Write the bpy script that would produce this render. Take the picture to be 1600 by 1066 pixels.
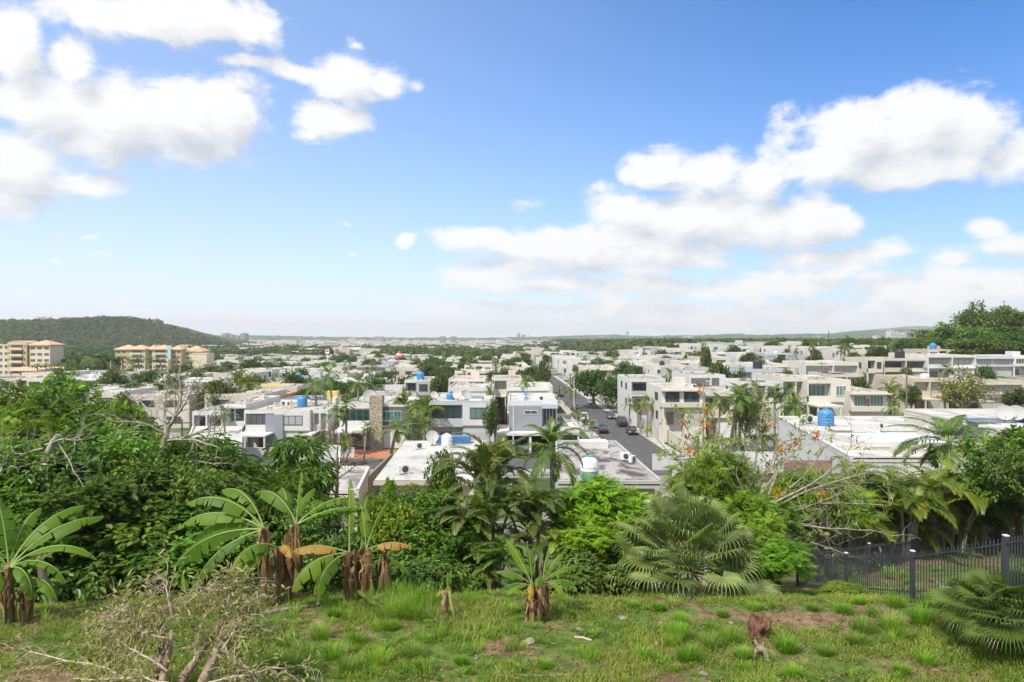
import bpy, math, random
import numpy as np
from mathutils import Vector, Matrix, noise
R = math.radians
for o in list(bpy.data.objects): bpy.data.objects.remove(o)
scene = bpy.context.scene
col = scene.collection
# ------------------------------------------------------------------ camera
CZ, FX, HY = 18.5, 1067.0, 528.0          # eye height, focal length in photo pixels, horizon row
cam = bpy.data.objects.new("camera", bpy.data.cameras.new("camera")); col.objects.link(cam)
cam.location = (0, 0, CZ); cam.rotation_euler = (R(90 - 0.27), 0, 0)
cam.data.lens = 24; cam.data.sensor_width = 36; cam.data.clip_start = .2; cam.data.clip_end = 30000
scene.camera = cam
# ------------------------------------------------------------------ sun, sky, exposure
SUN_EL, SUN_AZ = 53.0, -140.0             # azimuth from +Y clockwise: behind the camera, to the left
sd = Vector((math.sin(R(SUN_AZ))*math.cos(R(SUN_EL)), math.cos(R(SUN_AZ))*math.cos(R(SUN_EL)), math.sin(R(SUN_EL))))
sun = bpy.data.objects.new("sun", bpy.data.lights.new("sun", 'SUN')); col.objects.link(sun)
sun.data.energy = 3.9; sun.data.angle = R(.6); sun.data.color = (1, .945, .855)
sun.rotation_euler = sd.to_track_quat('Z', 'Y').to_euler()
scene.view_settings.view_transform = 'Standard'; scene.view_settings.look = 'None'
scene.view_settings.exposure = 0.42; scene.view_settings.gamma = 1
scene.cycles.use_denoising = True
scene.cycles.max_bounces = 6; scene.cycles.diffuse_bounces = 4; scene.cycles.glossy_bounces = 2
scene.cycles.transmission_bounces = 3; scene.cycles.volume_bounces = 0; scene.cycles.transparent_max_bounces = 4
scene.cycles.caustics_reflective = False; scene.cycles.caustics_refractive = False

world = bpy.data.worlds.new("World"); scene.world = world; world.use_nodes = True
world.cycles.sampling_method = 'MANUAL'; world.cycles.sample_map_resolution = 512
class NT:
    """small helper for writing node trees"""
    def __init__(s, t): s.t = t; s.n = t.nodes; s.l = t.links
    def node(s, typ, **k):
        n = s.n.new(typ)
        for a, b in k.items(): setattr(n, a, b)
        return n
    def put(s, sock, v):
        if hasattr(v, 'is_output'): s.l.new(v, sock)
        elif v is not None:
            try: sock.default_value = v
            except Exception: sock.default_value = (*v, 1) if len(v) == 3 else v[:3]
    def m(s, op, a, b=None, c=None, clamp=False):
        n = s.node('ShaderNodeMath', operation=op, use_clamp=clamp)
        s.put(n.inputs[0], a)
        if b is not None: s.put(n.inputs[1], b)
        if c is not None: s.put(n.inputs[2], c)
        return n.outputs[0]
    def vm(s, op, a, b=None, c=None):
        n = s.node('ShaderNodeVectorMath', operation=op); s.put(n.inputs[0], a)
        if b is not None: s.put(n.inputs[1], b)
        if c is not None: s.put(n.inputs[2], c)
        return n.outputs['Value'] if op in ('LENGTH', 'DOT_PRODUCT') else n.outputs[0]
    def mix(s, f, a, b, mode='MIX'):
        n = s.node('ShaderNodeMix', data_type='RGBA', blend_type=mode)
        s.put(n.inputs[0], f); s.put(n.inputs[6], a); s.put(n.inputs[7], b); return n.outputs[2]
    def noise(s, vec, scale, detail=4, rough=.55, dist=0, out=0):
        n = s.node('ShaderNodeTexNoise'); s.put(n.inputs['Vector'], vec)
        s.put(n.inputs['Scale'], scale); s.put(n.inputs['Detail'], detail); s.put(n.inputs['Roughness'], rough); s.put(n.inputs['Distortion'], dist)
        return n.outputs[out]
    def ramp(s, f, stops):
        n = s.node('ShaderNodeValToRGB'); s.put(n.inputs[0], f); e = n.color_ramp.elements
        while len(e) < len(stops): e.new(.5)
        for i, (p, c) in enumerate(stops): e[i].position = p; e[i].color = (*c, 1) if len(c) == 3 else c
        return n.outputs[0]
    def rng(s, v, a, b, c=0, d=1, smooth=True):
        n = s.node('ShaderNodeMapRange', interpolation_type='SMOOTHSTEP' if smooth else 'LINEAR')
        for i, x in enumerate((v, a, b, c, d)): s.put(n.inputs[i], x)
        return n.outputs[0]
    def xyz(s, v):
        n = s.node('ShaderNodeSeparateXYZ'); s.put(n.inputs[0], v); return n.outputs
    def comb(s, x, y, z=0.0):
        n = s.node('ShaderNodeCombineXYZ'); s.put(n.inputs[0], x); s.put(n.inputs[1], y); s.put(n.inputs[2], z); return n.outputs[0]

# clouds: (x, y, half width, half height, weight), read off as directions, kept as azimuth and elevation
CLOUDS = [(15,70,55,62,1),(150,12,120,34,.9),(300,18,130,42,1),(385,38,52,34,1),(110,85,50,44,.9),
 (60,160,100,52,1),(170,180,150,58,1.1),(290,185,125,66,1.1),(345,175,85,46,1),(150,215,110,34,.8),
 (30,262,110,58,1.1),(110,282,105,20,.8),(20,310,80,26,.9),
 (545,122,72,32,1),(600,128,44,20,.8),(470,115,66,16,.8),(400,102,62,9,.7),(520,184,62,28,1),(482,206,30,12,.7),
 (1325,205,95,46,1),(1430,200,120,50,1.1),(1520,205,90,46,1),(1290,258,120,34,1),(1420,252,170,36,1),(1590,240,60,44,.8),
 (1020,262,55,28,1),(1100,270,70,28,1),(1185,285,60,26,1),(1222,190,26,30,.45),(1225,225,26,44,.5),(930,290,34,14,.45),
 (990,328,95,30,1),(1090,342,120,38,1.1),(1180,360,95,36,1),(900,385,190,30,1),(1000,375,160,30,1),(740,372,85,18,1),(1000,402,160,28,1),(1085,405,34,20,.9),(629,380,18,12,.8),(820,420,120,16,.6),
 (1275,352,70,44,1.1),(1310,350,40,36,1),(1350,405,60,28,.8),(1270,410,100,16,.6),
 (760,440,80,20,.75),(850,445,140,16,.6),(1010,448,120,20,.75),(1150,448,110,20,.8),(1260,447,90,20,.8),(1380,450,70,24,.7),(1500,440,80,28,.8),(1580,440,70,24,.8),(1580,385,55,22,.8),(1545,362,34,16,.8),(1500,405,50,18,.6),
 (780,480,140,12,.6),(960,484,200,18,.75),(1180,486,220,20,.8),(1420,484,240,24,.8),(1000,508,480,13,.6),(1400,506,300,16,.6),(430,500,240,10,.35),(200,468,70,8,.3),
 (548,357,14,5,.45),(82,366,12,4,.4),(140,368,20,5,.4),(160,395,24,9,.35),(85,407,12,4,.4),(552,400,12,4,.35),(820,318,34,10,.35),(560,70,22,8,.35),(390,78,26,10,.4),(655,135,12,10,.4),(395,150,22,8,.4)]
def cloud_group():
    g = bpy.data.node_groups.new("cloud_density", 'ShaderNodeTree')
    g.interface.new_socket("P", in_out='INPUT', socket_type='NodeSocketVector')
    g.interface.new_socket("D", in_out='OUTPUT', socket_type='NodeSocketFloat')
    t = NT(g); gi = t.node('NodeGroupInput'); go = t.node('NodeGroupOutput'); P = gi.outputs[0]
    nz = t.noise(P, 9, 3, .5, 0, 1)
    wp = t.vm('MULTIPLY_ADD', t.vm('SUBTRACT', nz, (.5, .5, .5)), (.055, .04, 0), P)
    acc = None
    for (x, y, rx, ry, wt) in CLOUDS:
        a = math.atan2(x - 800, FX); h = math.hypot(x - 800, FX); e = math.atan2(HY - y, h)
        ra = rx*1.15/FX*math.cos(a)**2; re = ry*1.3/h
        q = t.vm('MULTIPLY', t.vm('SUBTRACT', wp, (a, e, 0)), (1/ra, 1/re, 0))
        f = t.m('MULTIPLY_ADD', t.vm('LENGTH', q), -wt, wt)
        acc = f if acc is None else t.m('SMOOTH_MAX', acc, f, .22)
    # clouds all round the rest of the sky, out of view, cover raised to whiten ambient light
    xs = t.xyz(P); side = t.rng(t.m('ABSOLUTE', xs[0]), .75, 1.1)
    gen = t.m('MULTIPLY_ADD', t.noise(P, 2.2, 2, .5), 3.2, -1.15)
    high = t.rng(xs[1], .55, .8)
    far = t.m('MAXIMUM', side, high)
    acc = t.m('MAXIMUM', acc, t.m('ADD', gen, t.m('MULTIPLY_ADD', far, 3, -3)))
    st = t.vm('MULTIPLY', P, (1, 1.7, 1))
    fb = t.noise(st, 16, 12, .64, .3); fb2 = t.noise(st, 6, 2, .5)
    d = t.m('ADD', acc, t.m('MULTIPLY_ADD', fb, 1.5, -.72))
    d = t.m('ADD', d, t.m('MULTIPLY_ADD', fb2, .5, -.25))
    t.l.new(d, go.inputs[0]); return g
def make_world():
    t = NT(world.node_tree); t.n.clear()
    out = t.node('ShaderNodeOutputWorld'); bg = t.node('ShaderNodeBackground'); bg.inputs[1].default_value = .09
    sky = t.node('ShaderNodeTexSky', sky_type='NISHITA'); sky.sun_disc = False
    sky.sun_elevation = R(SUN_EL); sky.sun_rotation = R(SUN_AZ); sky.altitude = 50; sky.air_density = 1.0; sky.dust_density = .8; sky.ozone_density = 1.4
    tc = t.node('ShaderNodeTexCoord'); D = t.vm('NORMALIZE', tc.outputs['Generated']); x, y, z = t.xyz(D)
    az = t.m('ARCTAN2', x, y); el = t.m('ARCSINE', z)
    P = t.comb(az, el, 0.0)
    g = cloud_group()
    def dens(p):
        n = t.node('ShaderNodeGroup', node_tree=g); t.put(n.inputs[0], p); return n.outputs[0]
    d0 = dens(P); d1 = dens(t.vm('ADD', P, (-.022, .034, 0)))
    mask = t.rng(d0, .02, .50)
    shade = t.m('SUBTRACT', d0, d1)                     # > 0 on the side the light comes from
    thick = t.rng(d0, .3, 1.3)
    lit = t.m('ADD', t.m('MULTIPLY_ADD', shade, 1.3, .78), t.m('MULTIPLY', thick, -.42), clamp=True)
    ccol = t.ramp(lit, [(0, (5.5, 5.8, 6.3)), (.35, (6.6, 6.85, 7.15)), (.65, (7.5, 7.6, 7.75)), (.85, (8.05, 8.1, 8.15)), (1, (8.6, 8.55, 8.5))])
    skyc = t.mix(1.0, sky.outputs[0], t.mix(t.rng(az, -.35, .6), SKY_TINT, (.26, .91, 1.6, 1)), 'MULTIPLY')
    # thin bright haze towards the horizon and towards the sun side
    hz = t.m('POWER', t.m('SUBTRACT', 1.0, t.m('MAXIMUM', z, 0.0), clamp=True), 6.5)
    sidel = t.rng(az, -.8, .7, .26, 0)
    skyc = t.mix(t.m('ADD', t.m('MULTIPLY', hz, .92), sidel, clamp=True), skyc, (8.2, 8.9, 9.7, 1))
    c = t.mix(t.m('MULTIPLY', mask, .97), skyc, ccol)
    t.l.new(c, bg.inputs[0]); t.l.new(bg.outputs[0], out.inputs[0])
SKY_TINT = (.56, 1.26, 1.97, 1); HAZE_D = .00014
make_world()


# ------------------------------------------------------------------ materials
MATS = {}
def new_mat(name):
    m = bpy.data.materials.new(name); m.use_nodes = True; m.node_tree.nodes.clear(); MATS[name] = m; return m, NT(m.node_tree)
def finish(t, sh): t.l.new(sh, t.node('ShaderNodeOutputMaterial').inputs[0])
def princ(t, c, rough=.6, bump=None, bstr=.3, bdist=.02, metal=0, spec=.5, **k):
    p = t.node('ShaderNodeBsdfPrincipled'); t.put(p.inputs['Base Color'], c); t.put(p.inputs['Roughness'], rough)
    t.put(p.inputs['Metallic'], metal); t.put(p.inputs['Specular IOR Level'], spec)
    if bump is not None:
        b = t.node('ShaderNodeBump'); b.inputs['Strength'].default_value = bstr; b.inputs['Distance'].default_value = bdist
        t.put(b.inputs['Height'], bump); t.l.new(b.outputs[0], p.inputs['Normal'])
    return p.outputs[0]
def pos(t): return t.node('ShaderNodeNewGeometry').outputs['Position']
def M_plain(name, c, rough=.6, metal=0, var=.12, scale=3, bump=0):
    m, t = new_mat(name); P = pos(t); n = t.noise(P, scale, 5)
    cc = t.mix(t.rng(n, .3, .7, 0, 1), [x*(1-var) for x in c] + [1], [min(1, x*(1+var)) for x in c] + [1])
    finish(t, princ(t, cc, rough, n if bump else None, bump, metal=metal)); return m
def M_wall(name, c, dirt=.5):
    """painted render: faint mottling, run-down streaks of grime, a slight texture"""
    m, t = new_mat(name); P = pos(t)
    n1 = t.noise(P, .6, 4); n2 = t.noise(t.vm('MULTIPLY', P, (1.6, 1.6, .22)), 1.0, 6, .65); n3 = t.noise(P, 14, 3)
    cc = t.mix(t.rng(n1, .3, .75), (*c, 1), [x*.90 for x in c] + [1])
    cc = t.mix(t.m('MULTIPLY', t.rng(n2, .54, .84), dirt), cc, (.16, .145, .12, 1))
    finish(t, princ(t, cc, .75, n3, .15)); return m
def M_roof(name, c, dirt, stain=(.10, .09, .085)):
    m, t = new_mat(name); P = pos(t)
    n1 = t.noise(t.vm('MULTIPLY', P, (1, .55, 1)), .45, 7, .65, .6); n2 = t.noise(P, 2.2, 5, .6); n3 = t.noise(P, .15, 2)
    cc = t.mix(t.rng(n3, .3, .7), (*c, 1), [x*.86 for x in c] + [1])
    cc = t.mix(t.m('MULTIPLY', t.rng(n1, .46, .62), dirt), cc, (*stain, 1))
    cc = t.mix(t.m('MULTIPLY', t.rng(n2, .55, .75), dirt*.55), cc, (.22, .19, .16, 1))
    finish(t, princ(t, cc, .7, n2, .15)); return m
def M_leaf(name, cols, trans=.35, rough=.42, spec=.4, hue=.04):
    """cols: colours spread over the per-leaf random value; the random value belongs to the leaf, not to where light falls"""
    m, t = new_mat(name); a = t.node('ShaderNodeAttribute', attribute_name='rnd').outputs['Fac']
    oi = t.node('ShaderNodeObjectInfo').outputs['Random']
    k = len(cols) - 1
    c = t.ramp(a, [(i/k, x) for i, x in enumerate(cols)])
    hs = t.node('ShaderNodeHueSaturation'); t.put(hs.inputs['Hue'], t.m('MULTIPLY_ADD', oi, hue, .5 - hue/2))
    t.put(hs.inputs['Value'], t.m('MULTIPLY_ADD', oi, .3, .85)); hs.inputs['Saturation'].default_value = 1; t.l.new(c, hs.inputs['Color'])
    c = hs.outputs[0]; p = princ(t, c, rough, spec=spec)
    tr = t.node('ShaderNodeBsdfTranslucent'); t.l.new(t.mix(1.0, c, (1.5, 1.6, .6, 1), 'MULTIPLY'), tr.inputs[0])
    mx = t.node('ShaderNodeMixShader'); mx.inputs[0].default_value = trans; t.l.new(p, mx.inputs[1]); t.l.new(tr.outputs[0], mx.inputs[2])
    finish(t, mx.outputs[0]); return m
def M_bark(name, c1, c2, scale=6):
    m, t = new_mat(name); P = pos(t); n = t.noise(t.vm('MULTIPLY', P, (1, 1, .3)), scale, 6, .65)
    finish(t, princ(t, t.mix(t.rng(n, .35, .65), (*c1, 1), (*c2, 1)), .85, n, .8, .03)); return m
def M_glass(name, c=(.05, .07, .08), rough=.12):
    m, t = new_mat(name); n = t.noise(pos(t), 1.5, 3)
    finish(t, princ(t, t.mix(t.rng(n, .4, .6), [x*.7 for x in c] + [1], [x*1.5 for x in c] + [1]), rough, spec=.6)); return m
def M_louver(name, c):
    """white or grey slatted (jalousie) window"""
    m, t = new_mat(name); P = pos(t); z = t.xyz(P)[2]
    w = t.m('FRACT', t.m('MULTIPLY', z, 6.0)); 
    finish(t, princ(t, t.mix(t.rng(w, .5, .8), (*c, 1), [x*.45 for x in c] + [1]), .4, w, .5, .03)); return m

white = M_wall('white_render', (.63, .625, .605)); cream = M_wall('cream_render', (.58, .54, .465)); beige = M_wall('beige_render', (.54, .475, .375))
grey = M_wall('grey_render', (.27, .285, .32)); pale = M_wall('pale_blue_render', (.46, .49, .53)); dgrey = M_wall('dark_grey_render', (.12, .125, .135))
ivory = M_wall('ivory_render', (.63, .60, .535)); pink = M_wall('pinkish_render', (.66, .58, .53)); yellow = M_wall('yellow_render', (.70, .52, .14)); orange = M_wall('orange_render', (.60, .33, .15))
ltgrey = M_wall('light_grey_render', (.44, .435, .42)); brownw = M_wall('brown_render', (.25, .20, .16))
roofw = M_roof('white_roof', (.56, .54, .495), .62, (.26, .235, .21)); roofc = M_roof('cream_roof', (.54, .48, .41), .6); roofd = M_roof('stained_roof', (.42, .385, .35), 1.0, (.07, .06, .055))
roofg = M_roof('weathered_roof', (.44, .42, .39), .75)
glassd = M_glass('dark_glass'); glassg = M_glass('green_glass', (.06, .16, .15), .2); louver = M_louver('pale_louvres', (.48, .50, .50)); louverg = M_louver('green_louvres', (.16, .27, .26)); louverd = M_louver('brown_louvres', (.10, .08, .065))
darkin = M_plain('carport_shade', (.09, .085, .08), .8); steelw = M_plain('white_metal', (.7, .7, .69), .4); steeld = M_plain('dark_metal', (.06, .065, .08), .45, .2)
tankb = M_plain('blue_plastic', (.06, .24, .50), .45, var=.08); tankk = M_plain('black_plastic', (.03, .03, .035), .45); tankw = M_plain('white_plastic', (.66, .68, .68), .45, var=.1); tankg = M_plain('sea_green_plastic', (.16, .38, .38), .5)
solar = M_plain('solar_cells', (.02, .025, .05), .15); tile = M_plain('clay_tile', (.56, .37, .22), .8, scale=1.5, var=.25); tilet = M_plain('brown_tile', (.16, .08, .06), .8, scale=1.5, var=.3)
asphalt = M_plain('asphalt', (.085, .083, .082), .9, scale=.8, var=.25, bump=.2); concrete = M_plain('concrete', (.40, .38, .35), .85, scale=.7, var=.18, bump=.2); paver = M_plain('terracotta_paving', (.42, .17, .09), .85, scale=2, var=.2)
stone = M_plain('stone_cladding', (.33, .29, .23), .85, scale=5, var=.5, bump=.8)
bark = M_bark('bark', (.10, .075, .05), (.24, .19, .14)); barkg = M_bark('grey_bark', (.20, .175, .145), (.42, .37, .31)); barkd = M_bark('dark_bark', (.045, .035, .027), (.12, .095, .07))
palmbark = M_bark('palm_bark', (.17, .15, .125), (.33, .30, .26), 9); deadw = M_bark('dead_wood', (.15, .105, .07), (.36, .27, .20)); paledead = M_bark('pale_dead_twigs', (.36, .28, .19), (.56, .47, .36), 12)
dryleaf = M_leaf('dry_banana_leaf', [(.13, .07, .04), (.27, .16, .085), (.46, .32, .19)], .25, .8, .1)
G = lambda *c: list(c)
l_dark = M_leaf('dark_broad_leaf', [(.034, .076, .010), (.070, .145, .014), (.125, .225, .022), (.22, .34, .04)], .36, .5, .3)
l_mid = M_leaf('mid_green_leaf', [(.042, .088, .014), (.08, .145, .020), (.135, .22, .03), (.23, .34, .05)], .36)
l_bright = M_leaf('bright_green_leaf', [(.085, .15, .010), (.14, .235, .014), (.20, .32, .020), (.29, .42, .03)], .4)
l_lime = M_leaf('lime_green_leaf', [(.11, .19, .012), (.18, .29, .015), (.27, .38, .02), (.36, .44, .03)], .4)
l_olive = M_leaf('olive_leaf', [(.10, .12, .03), (.17, .19, .05), (.26, .27, .08), (.38, .38, .14)], .3)
l_town = M_leaf('town_tree_leaf', [(.045, .078, .016), (.07, .112, .022), (.10, .15, .032), (.15, .20, .05)], .35, .6, .25, .07)
l_wood = M_leaf('woodland_leaf', [(.042, .070, .020), (.062, .098, .026), (.085, .125, .034), (.12, .16, .048)], .25, .8, .1)
l_palm = M_leaf('palm_leaflet', [(.06, .105, .02), (.105, .165, .03), (.16, .23, .045), (.26, .33, .08)], .38, .35, .5)
l_areca = M_leaf('areca_leaflet', [(.07, .12, .014), (.12, .18, .018), (.19, .24, .026), (.33, .30, .04)], .35, .4, .4)
l_fan = M_leaf('fan_palm_blade', [(.10, .15, .04), (.16, .225, .06), (.24, .31, .09), (.34, .41, .15)], .3, .35, .5)
l_ban = M_leaf('banana_blade', [(.040, .105, .006), (.075, .165, .009), (.125, .235, .014), (.20, .32, .03)], .45, .5, .3)
l_banold = M_leaf('ageing_banana_blade', [(.10, .20, .02), (.22, .28, .03), (.46, .28, .04), (.40, .19, .07)], .4, .5, .3)
l_rib = M_leaf('banana_midrib', [(.25, .36, .10), (.36, .46, .16)], .2)
l_grass = M_leaf('grass_blade', [(.08, .13, .012), (.13, .205, .016), (.20, .28, .026), (.33, .36, .08)], .35, .6, .2, 0)
l_tuft = M_leaf('tuft_blade', [(.09, .19, .012), (.14, .29, .018), (.21, .38, .028), (.32, .47, .07)], .4, .5, .3, 0)
l_straw = M_leaf('straw_blade', [(.20, .17, .07), (.32, .27, .13), (.44, .38, .20)], .3, .7, .1, 0)
flower = M_leaf('orange_red_petals', [(.60, .07, .012), (.78, .13, .02), (.85, .22, .03)], .3, .6, .2, 0)

# ------------------------------------------------------------------ mesh builder
rs = np.random.RandomState
def nrm(a): a = np.asarray(a, float); return a/np.maximum(np.linalg.norm(a, axis=-1, keepdims=True), 1e-9)
class MB:
    def __init__(s): s.v = []; s.f = []; s.m = []; s.r = []; s.n = 0
    def add(s, v, f, mi=0, r=.5):
        v = np.asarray(v, float).reshape(-1, 3); f = np.asarray(f, int)
        s.v.append(v); s.f.append(f + s.n); s.m.append(np.full(len(f), mi)); s.r.append(np.broadcast_to(np.asarray(r, float), (len(v),)).copy()); s.n += len(v); return s
    def box(s, x0, x1, y0, y1, z0, z1, mi=0, r=.5):
        v = [(x, y, z) for z in (z0, z1) for y in (y0, y1) for x in (x0, x1)]
        return s.add(v, [(0, 2, 3, 1), (4, 5, 7, 6), (0, 1, 5, 4), (1, 3, 7, 5), (3, 2, 6, 7), (2, 0, 4, 6)], mi, r)
    def tube(s, pts, rad, n=6, mi=0, r=.5, cap=True):
        p = np.asarray(pts, float); k = len(p); rad = np.broadcast_to(np.asarray(rad, float), (k,))
        t = nrm(np.gradient(p, axis=0)); up = np.where(np.abs(t[:, 2:3]) > .9, np.array([[1., 0, 0]]), np.array([[0, 0, 1.]]))
        if abs(t[0, 2]) > .5: up = np.tile(np.array([[1., 0, 0]]), (k, 1)) if np.abs(t[:, 0]).max() < .95 else up
        a = nrm(np.cross(t, up)); b = np.cross(t, a); th = np.arange(n)*2*np.pi/n
        v = p[:, None] + rad[:, None, None]*(np.cos(th)[None, :, None]*a[:, None] + np.sin(th)[None, :, None]*b[:, None])
        i = np.arange(k - 1)[:, None]*n; j = np.arange(n)[None]; jn = (j + 1) % n
        f = np.stack([i + j, i + jn, i + n + jn, i + n + j], -1).reshape(-1, 4)
        s.add(v.reshape(-1, 3), f, mi, r)
        if cap and rad[-1] > .01: s.add(v[-1], [list(range(n))], mi, r)
        return s
    def leafs(s, P, D, N, L, W, mi=0, r=None, fold=.15, droop=.0, six=True):
        P = np.asarray(P, float); D = nrm(D); S = nrm(np.cross(D, N)); U = np.cross(S, D); n = len(P)
        L = np.broadcast_to(np.asarray(L, float), (n,))[:, None]; W = np.broadcast_to(np.asarray(W, float), (n,))[:, None]
        dz = np.array([[0, 0, -1.]])*L*droop
        if six:
            v = np.stack([P, P + D*L*.3 + S*W*.42 + U*W*fold, P + D*L*.68 + S*W*.40 + U*W*fold + dz*.45, P + D*L + dz, P + D*L*.68 - S*W*.40 + U*W*fold + dz*.45, P + D*L*.3 - S*W*.42 + U*W*fold], 1)
            b = np.arange(n)[:, None]*6; f = np.concatenate([b + [0, 3, 2, 1], b + [0, 5, 4, 3]], 0)
            k = 6
        else:
            v = np.stack([P, P + D*L*.45 + S*W*.5 + U*W*fold, P + D*L + dz, P + D*L*.45 - S*W*.5 + U*W*fold], 1)
            b = np.arange(n)[:, None]*4; f = np.concatenate([b + [0, 2, 1], b + [0, 3, 2]], 0); k = 4
        if r is None: r = np.full(n, .5)
        return s.add(v.reshape(-1, 3), f, mi, np.repeat(r, k))
    def blades(s, P, az, L, w, lean, mi=0, r=None):
        """thin arching ribbons: grass"""
        n = len(P); d = np.stack([np.cos(az), np.sin(az), 0*az], 1); sd_ = np.stack([-np.sin(az), np.cos(az), 0*az], 1); L = np.broadcast_to(L, (n,))[:, None]; ln = lean[:, None]; up = np.array([[0, 0, 1.]]); V = []
        for t_, ww in ((0, 1), (.35, .95), (.7, .7), (1, .0)):
            c = P + L*(up*(t_ - .45*ln*t_*t_) + d*ln*(.25*t_ + .55*t_*t_))
            V += [c] if ww == 0 else [c - sd_*w*ww*.5, c + sd_*w*ww*.5]
        b = np.arange(n)[:, None]*7; s.add(np.stack(V, 1).reshape(-1, 3), np.concatenate([b + [0, 1, 3, 2], b + [2, 3, 5, 4]]), mi, np.repeat(r if r is not None else np.full(n, .5), 7))
        s.f.append(b + [4, 5, 6] + s.n - n*7); s.m.append(np.full(n, mi)); return s
    def mesh(s, name, mats, smooth=False):
        me = bpy.data.meshes.new(name); V = np.concatenate(s.v) if s.v else np.zeros((0, 3))
        me.vertices.add(len(V)); me.vertices.foreach_set('co', V.ravel())
        lt = np.concatenate([np.full(len(f), f.shape[1]) for f in s.f]); lv = np.concatenate([f.ravel() for f in s.f])
        me.loops.add(len(lv)); me.loops.foreach_set('vertex_index', lv.astype(np.int32))
        me.polygons.add(len(lt)); me.polygons.foreach_set('loop_start', (np.cumsum(lt) - lt).astype(np.int32)); me.polygons.foreach_set('loop_total', lt.astype(np.int32))
        me.polygons.foreach_set('material_index', np.concatenate(s.m).astype(np.int32))
        me.polygons.foreach_set('use_smooth', np.full(len(lt), bool(smooth)))
        at = me.attributes.new('rnd', 'FLOAT', 'POINT'); at.data.foreach_set('value', np.concatenate(s.r))
        for m in (mats if isinstance(mats, (list, tuple)) else [mats]): me.materials.append(m)
        me.update(); return me
    def build(s, name, mats, parent=None, smooth=False): return link(name, s.mesh(name, mats, smooth), parent)
def link(name, me, parent=None, loc=None):
    o = bpy.data.objects.new(name, me); col.objects.link(o)
    if parent is not None: o.parent = parent
    if loc is not None: o.location = loc
    return o
def tag(o, label=None, cat=None, group=None, kind=None):
    if label: o['label'] = label
    if cat: o['category'] = cat
    if group: o['group'] = group
    if kind: o['kind'] = kind
    return o
def thing(name, label, cat, loc=(0, 0, 0), rz=0, group=None, sc=None):
    o = bpy.data.objects.new(name, None); col.objects.link(o); o.location = loc; o.rotation_euler = (0, 0, rz); o.empty_display_size = .1
    if sc is not None: o.scale = sc
    return tag(o, label, cat, group)
def sm(x, a=0., b=1.): t = min(1, max(0, (x - a)/(b - a))); return t*t*(3 - 2*t)
def X(px, d): return (px - 800)/FX*d
def Z(py, d): return CZ - (py - HY)*d/FX
PROF = [(-400, 12.3), (0, 12.3), (12, 11.9), (14, 11.62), (18, 11.45), (20, 10.9), (22, 10.25), (26, 9.0), (30, 8.1), (36, 7.0), (45, 5.4), (52, 4.5), (68, 4.5), (92, 0), (20000, 0)]
PX = [p[0] for p in PROF]; PZ = [p[1] for p in PROF]
def H(x, y):
    z = float(np.interp(y, PX, PZ))
    if y < 60:
        w = sm(60 - y, 0, 40)
        z += w*(.16*noise.noise((x*.25, y*.25, 3)) + .05*noise.noise((x*1.1, y*1.1, 7))) + (1.0*sm(x, 9.3, 11.5)*sm(18.5 - y, 0, 4))
        z -= .5*sm(-x, 6, 20)*sm(y, 17, 22)
    r = 3.0*sm(x, 25, 58)*sm(y, 60, 100) + 6.0*sm(x, 66, 125)*sm(y, 145, 200)
    r += 19*sm(x - (y - 240)*.62, 148, 205)*sm(y, 190, 250)*(1 - sm(y, 420, 640))
    return z + r
# ------------------------------------------------------------------ ground
def make_ground():
    ang = sorted(set([round(a, 3) for a in list(np.arange(-52, 52.01, .5)) + list(np.arange(52, 308, 4))]))
    ang = np.radians([a for a in ang if a < 308]); na = len(ang)
    rad = [0.01]; r = 4.
    while r < 9000: rad.append(r); r *= 1.022 if r < 60 else 1.03
    rad.append(9000.)
    V = []
    for r in rad:
        for a in ang: x, y = r*math.sin(a), r*math.cos(a); V.append((x, y, H(x, y)))
    i = np.arange(len(rad) - 1)[:, None]*na; j = np.arange(na)[None]; jn = (j + 1) % na
    f = np.stack([i + j, i + jn, i + na + jn, i + na + j], -1).reshape(-1, 4)
    m, t = new_mat('ground_cover'); P = pos(t); x, y, z = t.xyz(P)
    n1 = t.noise(P, .55, 6, .62); n2 = t.noise(P, 3.5, 5, .6); n3 = t.noise(P, 22, 3, .6)
    earth = t.mix(t.rng(n2, .35, .65), (.13, .075, .045, 1), (.24, .165, .10, 1))
    earth = t.mix(t.rng(n3, .62, .72), earth, (.42, .36, .28, 1))
    turf = t.mix(t.rng(n2, .3, .7), (.05, .095, .016, 1), (.12, .17, .035, 1))
    lawn = t.mix(t.rng(n1, .46, .60), turf, earth)
    b1 = t.noise(P, .045, 4, .6); b2 = t.noise(P, .35, 4)
    conc = t.mix(t.rng(b2, .35, .65), (.24, .225, .20, 1), (.36, .34, .31, 1))
    green = t.mix(t.rng(b2, .35, .65), (.05, .085, .022, 1), (.10, .135, .04, 1))
    town = t.mix(t.rng(b1, .46, .54), conc, green)
    farg = t.mix(t.rng(t.noise(P, .02, 6, .65), .56, .64), green, (.34, .32, .29, 1))
    c = t.mix(t.rng(y, 44, 52), lawn, town); c = t.mix(t.rng(t.vm('LENGTH', P), 480, 700), c, farg)
    finish(t, princ(t, c, .95, n2, .6, .05, spec=.1))
    mb = MB(); mb.add(V, f); o = mb.build('ground', m, smooth=True); tag(o, kind='structure')
make_ground()

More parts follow.
